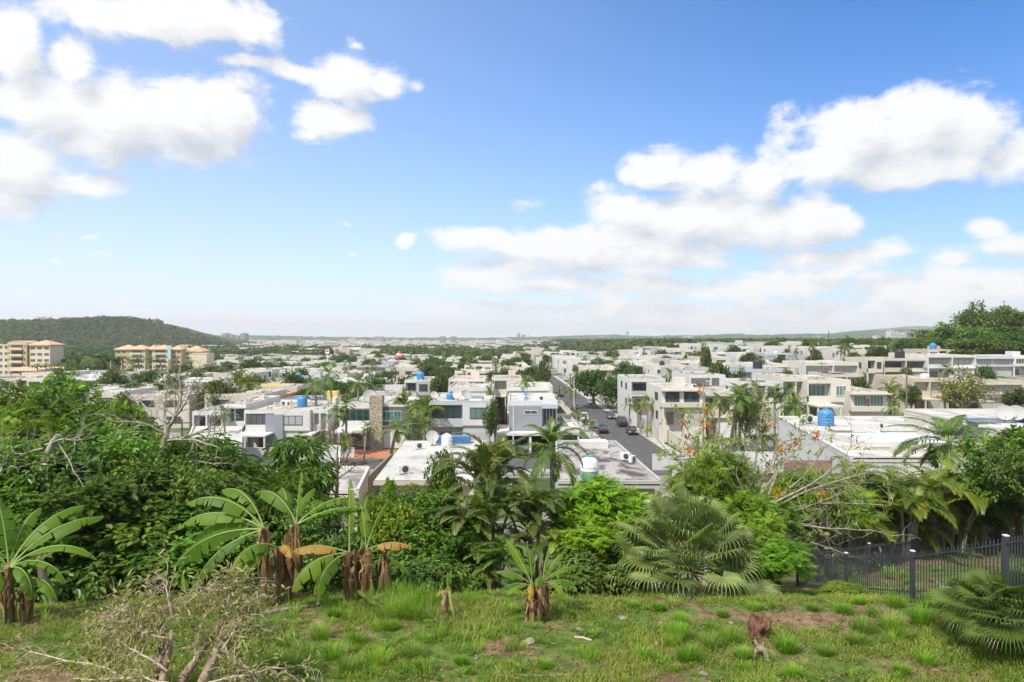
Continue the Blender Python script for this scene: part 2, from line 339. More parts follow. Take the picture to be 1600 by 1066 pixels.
def strip(name, pts, w, mat, dz, lab=None, seg=4.):
    """a ribbon draped on the ground along pts"""
    P = [Vector((*p, 0)) for p in pts]; V = []; F = []
    samples = []
    for a, b in zip(P, P[1:]):
        n = max(1, int((b - a).length/seg))
        samples += [a.lerp(b, k/n) for k in range(n)]
    samples.append(P[-1]); nn = 5
    for i, p in enumerate(samples):
        q = samples[min(i + 1, len(samples) - 1)] - samples[max(i - 1, 0)]; s = Vector((q.y, -q.x, 0)).normalized()
        for j in range(nn): c = p + s*w*(j/(nn - 1) - .5); V.append((c.x, c.y, H(c.x, c.y) + dz))
    k = len(samples); F = [(i*nn + j, i*nn + j + 1, (i + 1)*nn + j + 1, (i + 1)*nn + j) for i in range(k - 1) for j in range(nn - 1)]
    o = MB().add(V, F).build(name, mat); tag(o, kind='structure'); return o
def rx(y): return 20.4 - .024*(y - 134)      # centre line of the long street
strip('road', [(rx(88), 88), (rx(330), 330)], 8.0, asphalt, .06)
strip('cross_street', [(-90, 100), (rx(100) - 4.5, 100)], 7.5, asphalt, .07)
for k, y in enumerate((158.5, 209, 259)):
    strip('cross_street', [(-.7*y, y), (rx(y) - 4.5, y)], 7, asphalt, .07)
def kerb(name, x_off, w, y0, y1, h, mat):
    V = []; ys = np.arange(y0, y1 + .1, 6.)
    for y in ys:
        for dx, z in ((0, 0), (0, h), (w, h), (w, 0)): x = rx(y) + x_off + dx; V.append((x, y, H(x, y) + z + (.0 if z else -.3)))
    F = [(i*4 + j, i*4 + j + 1, i*4 + j + 5, i*4 + j + 4) for i in range(len(ys) - 1) for j in range(3)] + [(0, 1, 2, 3)]
    tag(MB().add(V, F).build(name, mat), kind='structure')
kerb('pavement', -6.3, 1.95, 104, 154, .13, concrete); kerb('pavement', 4.0, 1.7, 94, 330, .13, concrete)
kerb('pavement', -6.3, 1.95, 164, 204, .13, concrete); kerb('pavement', -6.3, 1.95, 214, 254, .13, concrete)

def hill_mesh(name, prof, d, spread_f, spread_b, step, bump, mat, z0=-2, kind='structure'):
    """a ridge running across at distance d whose crest follows prof (photo x, photo y)"""
    pxs = [p[0] for p in prof]; xs = np.arange(X(pxs[0], d), X(pxs[-1], d), step); ys = np.concatenate([np.linspace(d - spread_f, d, int(spread_f/step/1.3) + 2), np.linspace(d, d + spread_b, 12)[1:]])
    V = []
    for y in ys:
        for x in xs:
            top = CZ + (HY - np.interp(x/d*FX + 800, pxs, [p[1] for p in prof]))*d/FX
            u = (y - d)/(spread_f if y < d else spread_b); s = math.cos(u*math.pi/2)**1.3 if abs(u) < 1 else 0
            n = noise.fractal((x/d*22, y/d*22, 5), 1.0, 2.1, 4)
            z = z0 + (top - z0)*s*(1 + .16*n*(1 - s*.9)) + bump*noise.noise((x/bump*.5, y/bump*.5, 1))*(.3 + .7*s)
            V.append((x, y, z))
    a, b = len(xs), len(ys); i = np.arange(b - 1)[:, None]*a; j = np.arange(a - 1)[None]
    f = np.stack([i + j, i + j + 1, i + a + j + 1, i + a + j], -1).reshape(-1, 4)
    tag(MB().add(V, f).build(name, mat, smooth=True), kind=kind); return np.array(V)
mh, t = new_mat('hill_cover'); P = pos(t); n1 = t.noise(P, .03, 8, .7); n2 = t.noise(P, .006, 4)
c = t.mix(t.rng(n1, .35, .65), (.035, .062, .018, 1), (.10, .14, .042, 1)); c = t.mix(t.rng(n2, .58, .70), c, (.15, .13, .07, 1))
finish(t, princ(t, c, .95, n1, 1, 3, spec=.05))
mr, t = new_mat('far_range_cover'); P = pos(t); n1 = t.noise(P, .006, 8, .7); n2 = t.noise(t.vm('MULTIPLY', P, (1, .5, 1)), .02, 6, .7)
c = t.mix(t.rng(n1, .35, .65), (.045, .075, .035, 1), (.10, .13, .06, 1)); c = t.mix(t.rng(n2, .60, .66), c, (.50, .48, .44, 1))
finish(t, princ(t, c, .95, spec=.05))
HILL = [(-160, 513), (-60, 509), (0, 508), (30, 507), (60, 507), (90, 511), (115, 508), (140, 504), (165, 505), (190, 502), (220, 503), (240, 510), (255, 516), (275, 521), (295, 526), (312, 531), (332, 537), (345, 541)]
hill_v = hill_mesh('hill', HILL, 1250, 430, 500, 7, 3.5, mh)
hill_mesh('distant_hills', [(200, 534), (330, 527), (420, 525), (500, 527), (600, 528), (680, 528.5), (760, 529), (840, 527), (900, 525), (960, 524), (1020, 526), (1060, 524), (1120, 525), (1180, 527), (1260, 529), (1340, 531)], 3600, 900, 900, 30, 10, mr)
hill_mesh('distant_hills', [(900, 531), (960, 529), (1040, 527), (1100, 525), (1145, 522.5), (1180, 525), (1240, 522), (1300, 523), (1360, 517), (1410, 515), (1450, 518), (1500, 516), (1560, 520), (1700, 522), (1800, 518)], 2700, 700, 700, 22, 8, mr)
hill_mesh('distant_hills', [(1280, 525), (1340, 517), (1400, 513), (1432, 509), (1465, 512), (1520, 508), (1600, 514), (1760, 516)], 5200, 900, 900, 45, 10, mr)
hill_mesh('distant_hills', [(-300, 520), (-100, 512), (60, 506), (200, 516), (330, 524), (480, 527), (640, 529)], 5600, 900, 900, 45, 12, mr)
# ------------------------------------------------------------------ plants: prototypes as shared meshes
def rdir(r, n): return nrm(r.normal(size=(n, 3)))
def bez(a, b, c, n):
    t = np.linspace(0, 1, n)[:, None]; return (1 - t)**2*np.asarray(a, float) + 2*t*(1 - t)*np.asarray(b, float) + t*t*np.asarray(c, float)
def proto(name, parts, hw=None, top=None):
    zs = []; xs = []
    for _, me in parts:
        n = len(me.vertices); a = np.empty(n*3); me.vertices.foreach_get('co', a); a = a.reshape(-1, 3)
        zs.append(np.percentile(a[:, 2], 99.7)); xs.append(np.percentile(np.abs(a[:, 0]), 98))
    return dict(name=name, parts=parts, top=top or max(zs), hw=hw or max(xs))
def tree_proto(name, seed, h=6., rw=2.6, zc=.62, rh=2.2, ncl=12, ntw=60, nl=7, L=.2, W=.1, kind='simple', leaf=None, bk=None, clr=(.30, .50), trunk_r=.14, fork=.3, droop=.2, gap=0., nt=1, six=True, lean=.3, twig=.18, shell=(.5, 1.05)):
    r = rs(seed); mb = MB(); tb = MB(); cen = np.array([0, 0, h*zc]); fk = np.array([lean*r.uniform(-1, 1), lean*r.uniform(-1, 1), h*fork])
    cl = []
    while len(cl) < ncl:
        d = rdir(r, 1)[0]; q = r.uniform(.35, .78); c = cen + d*q*np.array([rw, rw, rh])
        if c[2] < h*fork*.8: continue
        cl.append((c, r.uniform(*clr)*rw, r.uniform(0, 1)))
    for k in range(nt):
        b0 = np.array([r.uniform(-.3, .3)*(nt > 1), r.uniform(-.3, .3)*(nt > 1), 0]); mid = (b0 + fk)/2 + r.normal(size=3)*.12*[1, 1, 0]
        tb.tube(bez(b0 - [0, 0, .3], mid, fk, 6), np.linspace(trunk_r*1.35, trunk_r*.75, 6), 8)
    for c, cr, cv in cl:
        m = (fk + c)/2 + r.normal(size=3)*.25 + [0, 0, -.1*h*.3]
        path = bez(fk, m, c, 6); tb.tube(path, np.linspace(trunk_r*.55, trunk_r*.10, 6), 5)
        for k in range(4):
            e = c + rdir(r, 1)[0]*cr*[1, 1, .8]; a = path[r.randint(2, 5)]; tb.tube(bez(a, (a + e)/2 + r.normal(size=3)*.12, e, 4), np.linspace(trunk_r*.18, .008, 4), 4)
        d = rdir(r, ntw); d[:, 2] += .25; d = nrm(d); q = r.uniform(shell[0], shell[1], (ntw, 1)); tw = c + d*q*cr*np.array([[1.05, 1.05, .82]])
        keep = r.uniform(size=ntw) > gap; tw = tw[keep]; d = d[keep]; m = len(tw); tv = np.clip(cv*.5 + r.uniform(0, .5, m), 0, 1)
        P = np.repeat(tw, nl, 0) + r.normal(size=(m*nl, 3))*twig*.45; DD = nrm(np.repeat(d, nl, 0)*.7 + rdir(r, m*nl)*.85 + [0, 0, -droop])
        N = nrm(rdir(r, m*nl)*.5 + [0, 0, 1.] + np.repeat(d, nl, 0)*.5); rv = np.clip(np.repeat(tv, nl) + r.normal(size=m*nl)*.13, 0, 1)
        if kind == 'simple':
            mb.leafs(P, DD, N, L*r.uniform(.7, 1.2, m*nl), W*r.uniform(.8, 1.2, m*nl), 0, rv, .15, droop*.6, six)
        else:                                             # pinnate: leaflets in pairs along a stalk
            kk = 7; S = nrm(np.cross(DD, N)); n = len(P); LL = L*r.uniform(.75, 1.2, n)
            for j in range(kk):
                tpos = (j + 1)/kk; Q = P + DD*(LL*tpos)[:, None] + np.array([0, 0, -1.])*(LL*droop*tpos**2)[:, None]
                ll = W*(1.15 - .75*abs(tpos - .45))*r.uniform(.85, 1.15, n)
                for s in (-1, 1): mb.leafs(Q, nrm(S*s + DD*.55 - [0, 0, .12]), N, ll, ll*.42, 0, rv, .1, 0, False)
    return proto(name, [('crown', mb.mesh('crown', leaf)), ('trunk', tb.mesh('trunk', bk or bark, True))])

def frond(mb, o, az, e0, L, curve, nl, ll, lw, r, mi=0, rib=1, theta=50, dr=.35, two=True, rv=.5, ribw=.02, lift=.25, start=.16):
    """one feather-palm frond: arched rib with drooping leaflets on both sides"""
    n = 14; t = np.linspace(0, 1, n); el = e0 - curve*t**1.3; ca, sa = math.cos(az), math.sin(az)
    dd = np.stack([np.cos(el)*ca, np.cos(el)*sa, np.sin(el)], 1); P = o + np.concatenate([np.zeros((1, 3)), np.cumsum((dd[1:] + dd[:-1])/2, 0)])*L/(n - 1)
    mb.tube(P, np.linspace(ribw, ribw*.25, n), 4, rib, rv, False)
    tt = np.linspace(start, .985, nl); Q = np.stack([np.interp(tt, t, P[:, k]) for k in range(3)], 1); T = nrm(np.stack([np.interp(tt, t, dd[:, k]) for k in range(3)], 1))
    S0 = np.array([-sa, ca, 0]); U = np.cross(S0[None], T)*-1; U *= np.sign(U[:, 2:3] + 1e-6)
    prof = ll*np.clip(np.sin(np.pi*(.12 + .86*tt)**.9), .2, 1)
    for s in (-1, 1):
        th = np.radians(theta*(1 - .35*tt)) + r.normal(size=nl)*.08
        D = nrm(S0*s*np.sin(th)[:, None] + T*np.cos(th)[:, None] + U*lift + r.normal(size=(nl, 3))*.05)
        W_ = nrm(np.cross(D, U)); l = (prof*r.uniform(.9, 1.1, nl))[:, None]; w = lw
        rr = np.clip(rv + r.normal(size=nl)*.15, 0, 1)
        if two:
            A = Q; B = Q + D*l*.5 + [0, 0, -1]*l*dr*.12; C = Q + D*l*.96 + [0, 0, -1]*l*dr
            v = np.stack([A - W_*w*.35, A + W_*w*.35, B + W_*w*.5, B - W_*w*.5, C], 1); b = np.arange(nl)[:, None]*5
            mb.add(v.reshape(-1, 3), b + [0, 1, 2, 3], mi, np.repeat(rr, 5)); mb.f.append(b + [3, 2, 4] + mb.n - len(v)*5); mb.m.append(np.full(nl, mi))
        else:
            C = Q + D*l + [0, 0, -1]*l*dr*.8; v = np.stack([Q - W_*w*.5, Q + W_*w*.5, C], 1); b = np.arange(nl)[:, None]*3
            mb.add(v.reshape(-1, 3), b + [0, 1, 2], mi, np.repeat(rr, 3))
def palm_proto(name, seed, h=7., nf=16, L=2.6, ll=.6, lw=.05, nl=34, leaf=None, tr=(.17, .12), curve=1.7, lean=.4, e=(-.35, 1.35), two=False, dead=2, shaft=True, dr=.45):
    r = rs(seed); mb = MB(); tb = MB(); top = np.array([lean*r.uniform(-1, 1), lean*r.uniform(-1, 1), h - L*.45])
    path = bez((0, 0, -.4), top*[.2, .2, .5], top, 9); tb.tube(path, np.interp(np.linspace(0, 1, 9), [0, .12, 1], [tr[0]*1.3, tr[0], tr[1]]), 9)
    if shaft: mb.tube([top - [0, 0, .1], top + [0, 0, .45]], [tr[1]*1.15, tr[1]*.5], 7, 1, .5)
    for k in range(nf):
        a = k*2.399 + r.uniform(-.2, .2); q = (k + .5)/nf; e0 = e[1] + (e[0] - e[1])*q
        frond(mb, top + [0, 0, .35*(1 - q)], a, e0 + r.uniform(-.1, .1), L*r.uniform(.85, 1.08)*(1 - .25*(1 - q)**3), curve*(.55 + .55*q)*r.uniform(.85, 1.1), nl, ll, lw, r, 0, 1, rv=r.uniform(.15, .7), two=two, dr=dr, ribw=.025)
    for k in range(dead): frond(mb, top, r.uniform(0, 6.28), -.5, L*.8, .9, nl//2, ll*.7, lw, r, 2, 2, rv=.6, two=False, dr=.8)
    return proto(name, [('crown', mb.mesh('crown', [leaf or l_palm, l_rib, dryleaf])), ('trunk', tb.mesh('trunk', palmbark, True))])
def areca_proto(name, seed, ns=7, h=3.6, L=2.3, leaf=None, nf=6, spread=.7, ll=.5, lw=.04, nl=40, curve=1.9):
    r = rs(seed); mb = MB(); tb = MB()
    for s in range(ns):
        a = r.uniform(0, 6.28); q = r.uniform(.1, 1); b = np.array([math.cos(a), math.sin(a), 0])*q*spread*.5; hh = (h - L*.55)*r.uniform(.35, 1)
        top = b + [math.cos(a)*q*spread*.9, math.sin(a)*q*spread*.9, hh]; tb.tube(bez(b - [0, 0, .2], b + [0, 0, hh*.6], top, 6), np.linspace(.06, .04, 6), 6)
        for k in range(nf):
            az = k*2.399 + r.uniform(0, 1.); frond(mb, top, az, r.uniform(.55, 1.4), L*r.uniform(.7, 1.05), curve*r.uniform(.7, 1.15), nl, ll, lw, r, 0, 1, rv=r.uniform(.1, .85), two=True, dr=.35, ribw=.014, lift=.35)
    return proto(name, [('crown', mb.mesh('crown', [leaf or l_areca, l_rib])), ('trunk', tb.mesh('trunk', palmbark, True))])
def fan_leaf(mb, hub, D, N, Rr, r, rv, n=34, arc=300, droop=.35, mi=0):
    """a costapalmate blade: narrow pleated segments joined for half their length, with split drooping tips"""
    D = nrm(D); S = nrm(np.cross(D, N)); U = np.cross(S, D); th = np.radians(np.linspace(-arc/2, arc/2, n + 1)); mid = (th[1:] + th[:-1])/2
    def dirs(a): return D*np.cos(a)[:, None] + S*np.sin(a)[:, None]
    a0 = dirs(th[:-1]); a1 = dirs(th[1:]); am = dirs(mid); ln = Rr*(1 - .28*(np.abs(mid)/np.radians(arc/2))**2)*r.uniform(.93, 1.05, n); ln = ln[:, None]
    cup = U*.10*Rr; f = .55; gz = np.array([[0, 0, -1.]])
    v = np.stack([np.repeat(hub[None], n, 0), hub + a0*ln*f + cup, hub + am*ln*f + cup - U*.03*Rr, hub + a1*ln*f + cup, hub + am*ln*.80 + cup*1.1 + gz*Rr*droop*.25, hub + am*ln*1.0 + cup + gz*Rr*droop], 1)
    w = Rr*.010; v2 = v.copy()
    b = np.arange(n)[:, None]*6; rr = np.clip(rv + r.normal(size=n)*.1, 0, 1)
    n0 = mb.n; mb.add(v.reshape(-1, 3), np.concatenate([b + [0, 2, 1], b + [0, 3, 2]]), mi, np.repeat(rr, 6))
    # tapering free tips
    q1 = v[:, 4] + (v[:, 1] - v[:, 2])*.32; q3 = v[:, 4] + (v[:, 3] - v[:, 2])*.32
    vt = np.stack([v[:, 1], v[:, 2], v[:, 3], q3, v[:, 4], q1, v[:, 5]], 1); b = np.arange(n)[:, None]*7
    mb.add(vt.reshape(-1, 3), np.concatenate([b + [0, 1, 4, 5], b + [1, 2, 3, 4]]), mi, np.repeat(rr, 7)); mb.f.append(np.concatenate([b + [5, 4, 6], b + [4, 3, 6]]) + mb.n - n*7); mb.m.append(np.full(2*n, mi))
def fanpalm_proto(name, seed, n=38, pet=1.5, Rr=.95, stem=.8, leaf=None, e=(-.35, 1.45), arc=290, segs=36):
    r = rs(seed); mb = MB(); tb = MB(); tb.tube([(0, 0, -.3), (0, 0, stem*.5), (0, 0, stem)], [.24, .21, .16], 9)
    for k in range(n):
        a = k*2.399 + r.uniform(-.2, .2); q = (k + .5)/n; el = e[1] + (e[0] - e[1])*q + r.uniform(-.1, .1); pl = pet*r.uniform(.8, 1.15)
        d = np.array([math.cos(a)*math.cos(el), math.sin(a)*math.cos(el), math.sin(el)]); b = np.array([0, 0, stem*.95]); hub = b + d*pl - np.array([0, 0, .12*pl*math.cos(el)])
        mb.tube(bez(b, b + d*pl*.5 + [0, 0, .06], hub, 4), [.018, .014, .012, .01], 4, 1, .3)
        e2 = el - .28 + r.normal()*.12; out = np.array([math.cos(a)*math.cos(e2), math.sin(a)*math.cos(e2), math.sin(e2)]); N = nrm(np.array([-math.cos(a)*math.sin(e2), -math.sin(a)*math.sin(e2), math.cos(e2)]) + r.normal(size=3)*.25)
        fan_leaf(mb, hub, out, N, Rr*r.uniform(.85, 1.1), r, r.uniform(.1, .8), segs, arc, r.uniform(.15, .5))
    for k in range(8):
        a = r.uniform(0, 6.28); d = np.array([math.cos(a)*.7, math.sin(a)*.7, -.5]); fan_leaf(mb, np.array([0, 0, stem*.9]) + d*.8, nrm(d + [0, 0, -.6]), nrm(d*[1, 1, 0] + [0, 0, .4]), Rr*.7, r, .6, 20, 200, .5, 2)
    return proto(name, [('crown', mb.mesh('crown', [leaf or l_fan, l_rib, dryleaf])), ('trunk', tb.mesh('trunk', palmbark, True))])

def ban_leaf(mb, o, az, e0, L, Wd, curve, r, mi=0, rv=.5, roll=0., tears=.5, pet=.22, fold=.38):
    """a banana blade: long oval either side of a pale midrib, torn across in places; roll tips one side down"""
    n = 22; t = np.linspace(0, 1, n); el = e0 - curve*t**1.5; ca, sa = math.cos(az), math.sin(az)
    dd = np.stack([np.cos(el)*ca, np.cos(el)*sa, np.sin(el)], 1); P = o + np.concatenate([np.zeros((1, 3)), np.cumsum((dd[1:] + dd[:-1])/2, 0)])*L/(n - 1)
    Wd *= .74; mb.tube(P, np.interp(t, [0, pet, 1], [.032, .02, .005])*L/2, 5, 1, .5, False)
    S0 = np.array([-sa, ca, 0.]); U = nrm(np.cross(dd, S0[None])); U *= np.sign((U@[0, 0, 1.])[:, None] + 1e-5)
    wp = Wd*np.clip(np.where(t < pet, 0, np.sin(np.pi*np.clip((t - pet)/(1 - pet), 0, 1)**.75)**.55), 0, 1)
    for s in (-1, 1):
        th = fold + s*roll; D = S0*s*math.cos(th) - U*math.sin(th)
        D = nrm(D + dd*.18); i = 0; ks = [k for k in range(n) if t[k] >= pet - .02]; sag = 0
        while i < len(ks) - 1:
            j = min(len(ks) - 1, i + r.randint(1, 5) if r.uniform() < tears else i + r.randint(4, 9))
            seg = ks[i:j + 1]; dz = r.uniform(0, .9)**2*tears; gp_ = r.uniform(0, 1.5); wj = r.uniform(.86, 1.04); rr = np.clip(rv + r.normal()*.07, 0, 1); V = []
            for a_, k in enumerate(seg):
                sh = 0
                if a_ == 0 and i > 0: sh = .018*L*gp_
                if a_ == len(seg) - 1 and j < len(ks) - 1: sh = -.012*L*gp_
                w = wp[k]*wj; p = P[k] + dd[k]*sh*0
                V += [p, P[k] + D[k]*w*.5 + U[k]*w*.06 + dd[k]*sh*.5, P[k] + D[k]*w - np.array([0, 0, w*(.15 + dz)]) + dd[k]*sh]
            m = len(seg); F = [(a_*3 + b, a_*3 + b + 1, a_*3 + b + 4, a_*3 + b + 3) for a_ in range(m - 1) for b in range(2)]
            rvv = np.tile([rr, rr, rr + (.25 if mi == 2 else .05)], m); mb.add(V, F, mi, np.clip(rvv, 0, 1)); i = j
def ban_skirt(db, x, y, h, r, n=16, L=1.0, w=.055):
    n = int(n*.95)
    for k in range(n):
        a = r.uniform(0, 6.28); z = h*r.uniform(.5, 1.02); l = min(z, L*r.uniform(.35, .95)); p0 = np.array([x + .04*math.cos(a), y + .04*math.sin(a), z]); o = np.array([math.cos(a), math.sin(a), 0])
        p = bez(p0, p0 + o*.20*r.uniform(.1, 1.4) + [0, 0, .08], p0 + o*.05*r.uniform(0, 2.2) - [0, 0, l], 6) + r.normal(size=(6, 3))*.018; tg = np.array([-o[1], o[0], 0])
        ww = w*r.uniform(.6, 1.2)*np.array([.3, .8, 1, 1, .8, .4]); j = r.normal(size=(6, 3))*.025
        V = np.stack([p - tg*ww[:, None] + j, p + o*.03, p + tg*ww[:, None] - j], 1).reshape(-1, 3)
        F = [(i*3 + b, i*3 + b + 1, i*3 + b + 4, i*3 + b + 3) for i in range(5) for b in range(2)]; db.add(V, F, 0, r.uniform(0, 1))
def banana(name, label, px, d, stems, leaves, seed, group=None, skirt=16):
    """stems: (dx, dy, height, radius). leaves: (stem, azimuth deg, elevation deg, length, width, curve, material, roll deg)"""
    r = rs(seed); x = X(px, d); rt = thing(name, label, 'banana plant', (x, d, H(x, d)), 0, group); cb = MB(); db = MB()
    for (dx, dy, h, rad) in stems:
        tb = MB(); tb.tube([(dx, dy, -.2), (dx, dy, h*.5), (dx*1.05, dy, h)], [rad*.95, rad*.75, rad*.5], 9); tb.build('trunk', stemm, rt, True)
        ban_skirt(db, dx, dy, h, r, skirt, min(1.3, h*.9))
    for (s, az, el, L, Wd, cv, mi, roll) in leaves:
        az += r.uniform(-7, 7); cv *= r.uniform(.9, 1.35); roll += r.uniform(-15, 15)
        dx, dy, h, rad = stems[s]; ban_leaf(cb, np.array([dx, dy, h - .05]), R(az), R(el), L, Wd, cv, r, mi, r.uniform(.25, .75), R(roll), .75 if mi == 0 else .9)
    cb.build('crown', [l_ban, l_rib, l_banold], rt, True)
    if skirt: db.build('dead_leaves', dryleaf, rt)
    return rt
stemm = M_bark('banana_stem', (.10, .10, .035), (.22, .14, .075), 5)

def bare_tree(mb, p, d, L, rad, depth, r, spread=.55, up=.15, mi=0, tips=None, nch=(2, 3)):
    """recursive crooked branches"""
    n = 5; pts = [np.array(p, float)]; dd = nrm(np.array(d, float))
    for k in range(n): dd = nrm(dd + r.normal(size=3)*.16 + [0, 0, up*.25]); pts.append(pts[-1] + dd*L/n)
    mb.tube(pts, np.linspace(rad, rad*.62, n + 1), 7 if depth > 2 else 4, mi, r.uniform(), depth == 0)
    if depth == 0:
        if tips is not None: tips.append((pts[-1], dd))
        return
    for k in range(r.randint(nch[0], nch[1] + 1)):
        q = pts[-1] if k < 2 else pts[r.randint(2, 5)]
        bare_tree(mb, q, nrm(dd + rdir(r, 1)[0]*spread*1.3 + [0, 0, up]), L*r.uniform(.62, .88), rad*(.60 if k else .68), depth - 1, r, spread, up, mi, tips, nch)

def place(pr, label, cat, px, d, top=None, h=None, w=None, rz=None, group=None, name=None, lean=0, zoff=0):
    """stand a copy of a prototype plant at distance d under photo column px; top = photo row of its crown top, w = crown width in photo pixels"""
    x = X(px, d); g = H(x, d) + zoff; hh = h if h is not None else Z(top, d) - g; sz = hh/pr['top']; sx = (w*d/FX/2)/pr['hw'] if w else sz
    rt = thing(name or pr['name'], label, cat, (x, d, g), rz if rz is not None else random.Random(int(px*13 + d*7)).uniform(0, 6.28), group, (sx, sx, sz))
    rt.rotation_euler[1] = lean
    for n, me in pr['parts']: link(n, me, rt)
    return rt
# ------------------------------------------------------------------ houses
def win_mesh(face, a0, a1, z0, z1, q, fm, pm, nm=2, hb=0):
    """window on a face: frame stands 5 cm proud, pane 2 cm. face F/B (y = q) or L/R (x = q)"""
    f = MB(); p = MB(); t = .07
    def bx(mb, u0, u1, w0, w1, d0, d1):
        if face == 'F': mb.box(u0, u1, q - d1, q - d0, w0, w1)
        elif face == 'B': mb.box(u0, u1, q + d0, q + d1, w0, w1)
        elif face == 'L': mb.box(q - d1, q - d0, u0, u1, w0, w1)
        else: mb.box(q + d0, q + d1, u0, u1, w0, w1)
    bx(f, a0 - t, a1 + t, z1, z1 + t, -.02, .07); bx(f, a0 - t, a1 + t, z0 - t, z0, -.02, .09); bx(f, a0 - t, a0, z0, z1, -.02, .06); bx(f, a1, a1 + t, z0, z1, -.02, .06)
    for k in range(1, nm): u = a0 + (a1 - a0)*k/nm; bx(f, u - .03, u + .03, z0, z1, -.02, .055)
    if hb: bx(f, a0 - t, a1 + t, (z0 + z1)/2 - .025, (z0 + z1)/2 + .025, -.02, .05)
    bx(p, a0, a1, z0, z1, -.02, .02)
    return (f.mesh('window', fm), p.mesh('pane', pm))
def ring(mb, x0, x1, y0, y1, z0, z1, t=.15, mi=0):
    mb.box(x0, x1, y0, y0 + t, z0, z1, mi); mb.box(x0, x1, y1 - t, y1, z0, z1, mi); mb.box(x0, x0 + t, y0 + t, y1 - t, z0, z1, mi); mb.box(x1 - t, x1, y0 + t, y1 - t, z0, z1, mi)
def house_parts(w, dp, st, sty, wm, am, rm, pm, seed, fm=None, g=-3., roof=.3, tp=None):
    """returns [(part name, mesh, [(sub-part name, mesh)])]; front is y = 0 facing -Y, x from 0 to w"""
    r = random.Random(seed); W = MB(); out = []; top = tp or 3.15*st + .1; zb = top - 3.1; k = w*r.uniform(.42, .58); fm = fm or (steelw if r.random() < .5 else steeld); wins = []
    def win(*a, **kw): wins.append(win_mesh(*a, fm, pm, **kw))
    if st == 1: zb = 0.02
    if sty == 0:      # balcony in one bay, flush bay beside it
        W.box(0, k, 1.4, dp, zb, top); W.box(k + .002, w, 0, dp, zb - .01, top + .003, 1); W.box(0, .22, 0, 1.4, zb, top - .28)
        W.box(-.004, k, -.006, 1.4, top - .28, top - .002); 
        if st == 2: W.box(-.003, k, 0, 1.4, zb - .2, zb + .02, 0); W.box(0, k, 0, .13, zb + .02, zb + .95, 0)
        win('F', .6, k - .5, zb + .25, top - .65, 1.4, nm=4); win('F', k + w*.12, w - w*.12, zb + 1.0, top - .7, 0, nm=3)
    elif sty == 1:    # ribbon window under a deep visor
        W.box(0, w, .5, dp, zb, top); W.box(-.15, w + .15, -.35, .52, top - .3, top + .004); W.box(-.1, w + .1, -.2, .51, zb + .0, zb + .85, 1)
        win('F', w*.1, w*.42, zb + .95, top - .55, .5, nm=4); win('F', w*.55, w*.9, zb + .95, top - .55, .5, nm=4)
    elif sty == 2:    # three bays, recessed dark middle
        a, b = w*.36, w*.60
        W.box(0, a, 0, dp, zb, top); W.box(a + .002, b - .002, 1.6, dp, zb - .01, top - .005, 1); W.box(b, w, .35, dp, zb + .003, top + .002); W.box(a, b, .1, 1.6, top - .25, top - .01); W.box(a, b, .1, 1.6, zb - .15, zb + .01)
        win('F', a*.2, a*.8, zb + 1, top - .65, 0, nm=3); win('F', a + .4, b - .4, zb + .2, top - .6, 1.6, nm=2); win('F', b + (w - b)*.15, w - (w - b)*.15, zb + .95, top - .6, .35, nm=4)
    else:             # plain box, framed loggia
        W.box(0, w, 1.1, dp, zb, top); W.box(0, w, 0, 1.1, top - .35, top + .003); W.box(0, w, 0, 1.1, zb - .2, zb + .001); W.box(0, .25, .003, 1.1, zb, top - .35); W.box(w - .25, w, .003, 1.1, zb, top - .35); W.box(k, k + .25, .003, 1.1, zb, top - .35)
        W.box(.25, k, .05, .15, zb, zb + .9, 1); win('F', .8, k - .6, zb + .2, top - .8, 1.1, nm=4); win('F', k + .8, w - .8, zb + .9, top - .8, 1.1, nm=3)
    if st == 2:
        W.box(.004, k - .1, 2.4, dp - .01, g, zb - .006); W.box(k, w - .004, .5 if sty else .3, dp - .006, g, zb - .012, 0); W.box(0, .3, -.1, .25, g, zb - .2)
        cp = r.random() < .6
        if cp: W.box(-.01, k + .02, -4.2, 2.3, zb - .45, zb - .21); W.box(.05, .3, -4.1, -3.85, g, zb - .45); W.box(k - .3, k - .05, -4.1, -3.85, g, zb - .45)
        y0 = .5 if sty else .3; d = MB(); d.box(k + (w - k)*.12, w - (w - k)*.12, y0 - .05, y0 + .02, .02, 2.35)
        for q in range(1, 5): d.box(k + (w - k)*.12, w - (w - k)*.12, y0 - .065, y0 - .05, q*.47, q*.47 + .04)
        out.append(('garage_door', d.mesh('garage_door', steelw if r.random() < .6 else ltgrey), []))
        dm = MB(); dm.box(k*.3, k*.62, 2.33, 2.42, .02, 2.2); out.append(('door', dm.mesh('door', brownw), []))
    else:
        W.box(.002, w - .002, 1.5, dp - .01, g, zb - .002)
        if sty in (1, 2): W.box(-.3, w + .3, -.8, .6, top - .22, top + .006)
        dm = MB(); dm.box(k - .5, k + .5, 1.0 if sty == 3 else .42, 1.5, .02, 2.2); out.append(('door', dm.mesh('door', brownw), []))
    for z in ([zb] if st == 1 else [zb, 0]):
        for fc, q in (('L', -.001), ('R', w + .001)):
            for u in (dp*.25, dp*.6):
                if r.random() < .75: win(fc, u, u + r.choice([1.0, 1.6, 2.4]), z + 1.0, z + 2.2, q + (0 if z == zb else (.006 if fc == 'L' else -.006)), nm=2)
        win('B', w*.15, w*.4, z + 1, z + 2.2, dp, nm=3); win('B', w*.6, w*.85, z + 1, z + 2.2, dp, nm=3)
    y0 = {0: 0, 1: -.35, 2: .35, 3: 0}[sty]
    if roof: ring(W, .01, w - .01, max(y0, 0) + .01, dp - .01, top - .05, top + roof, .16)
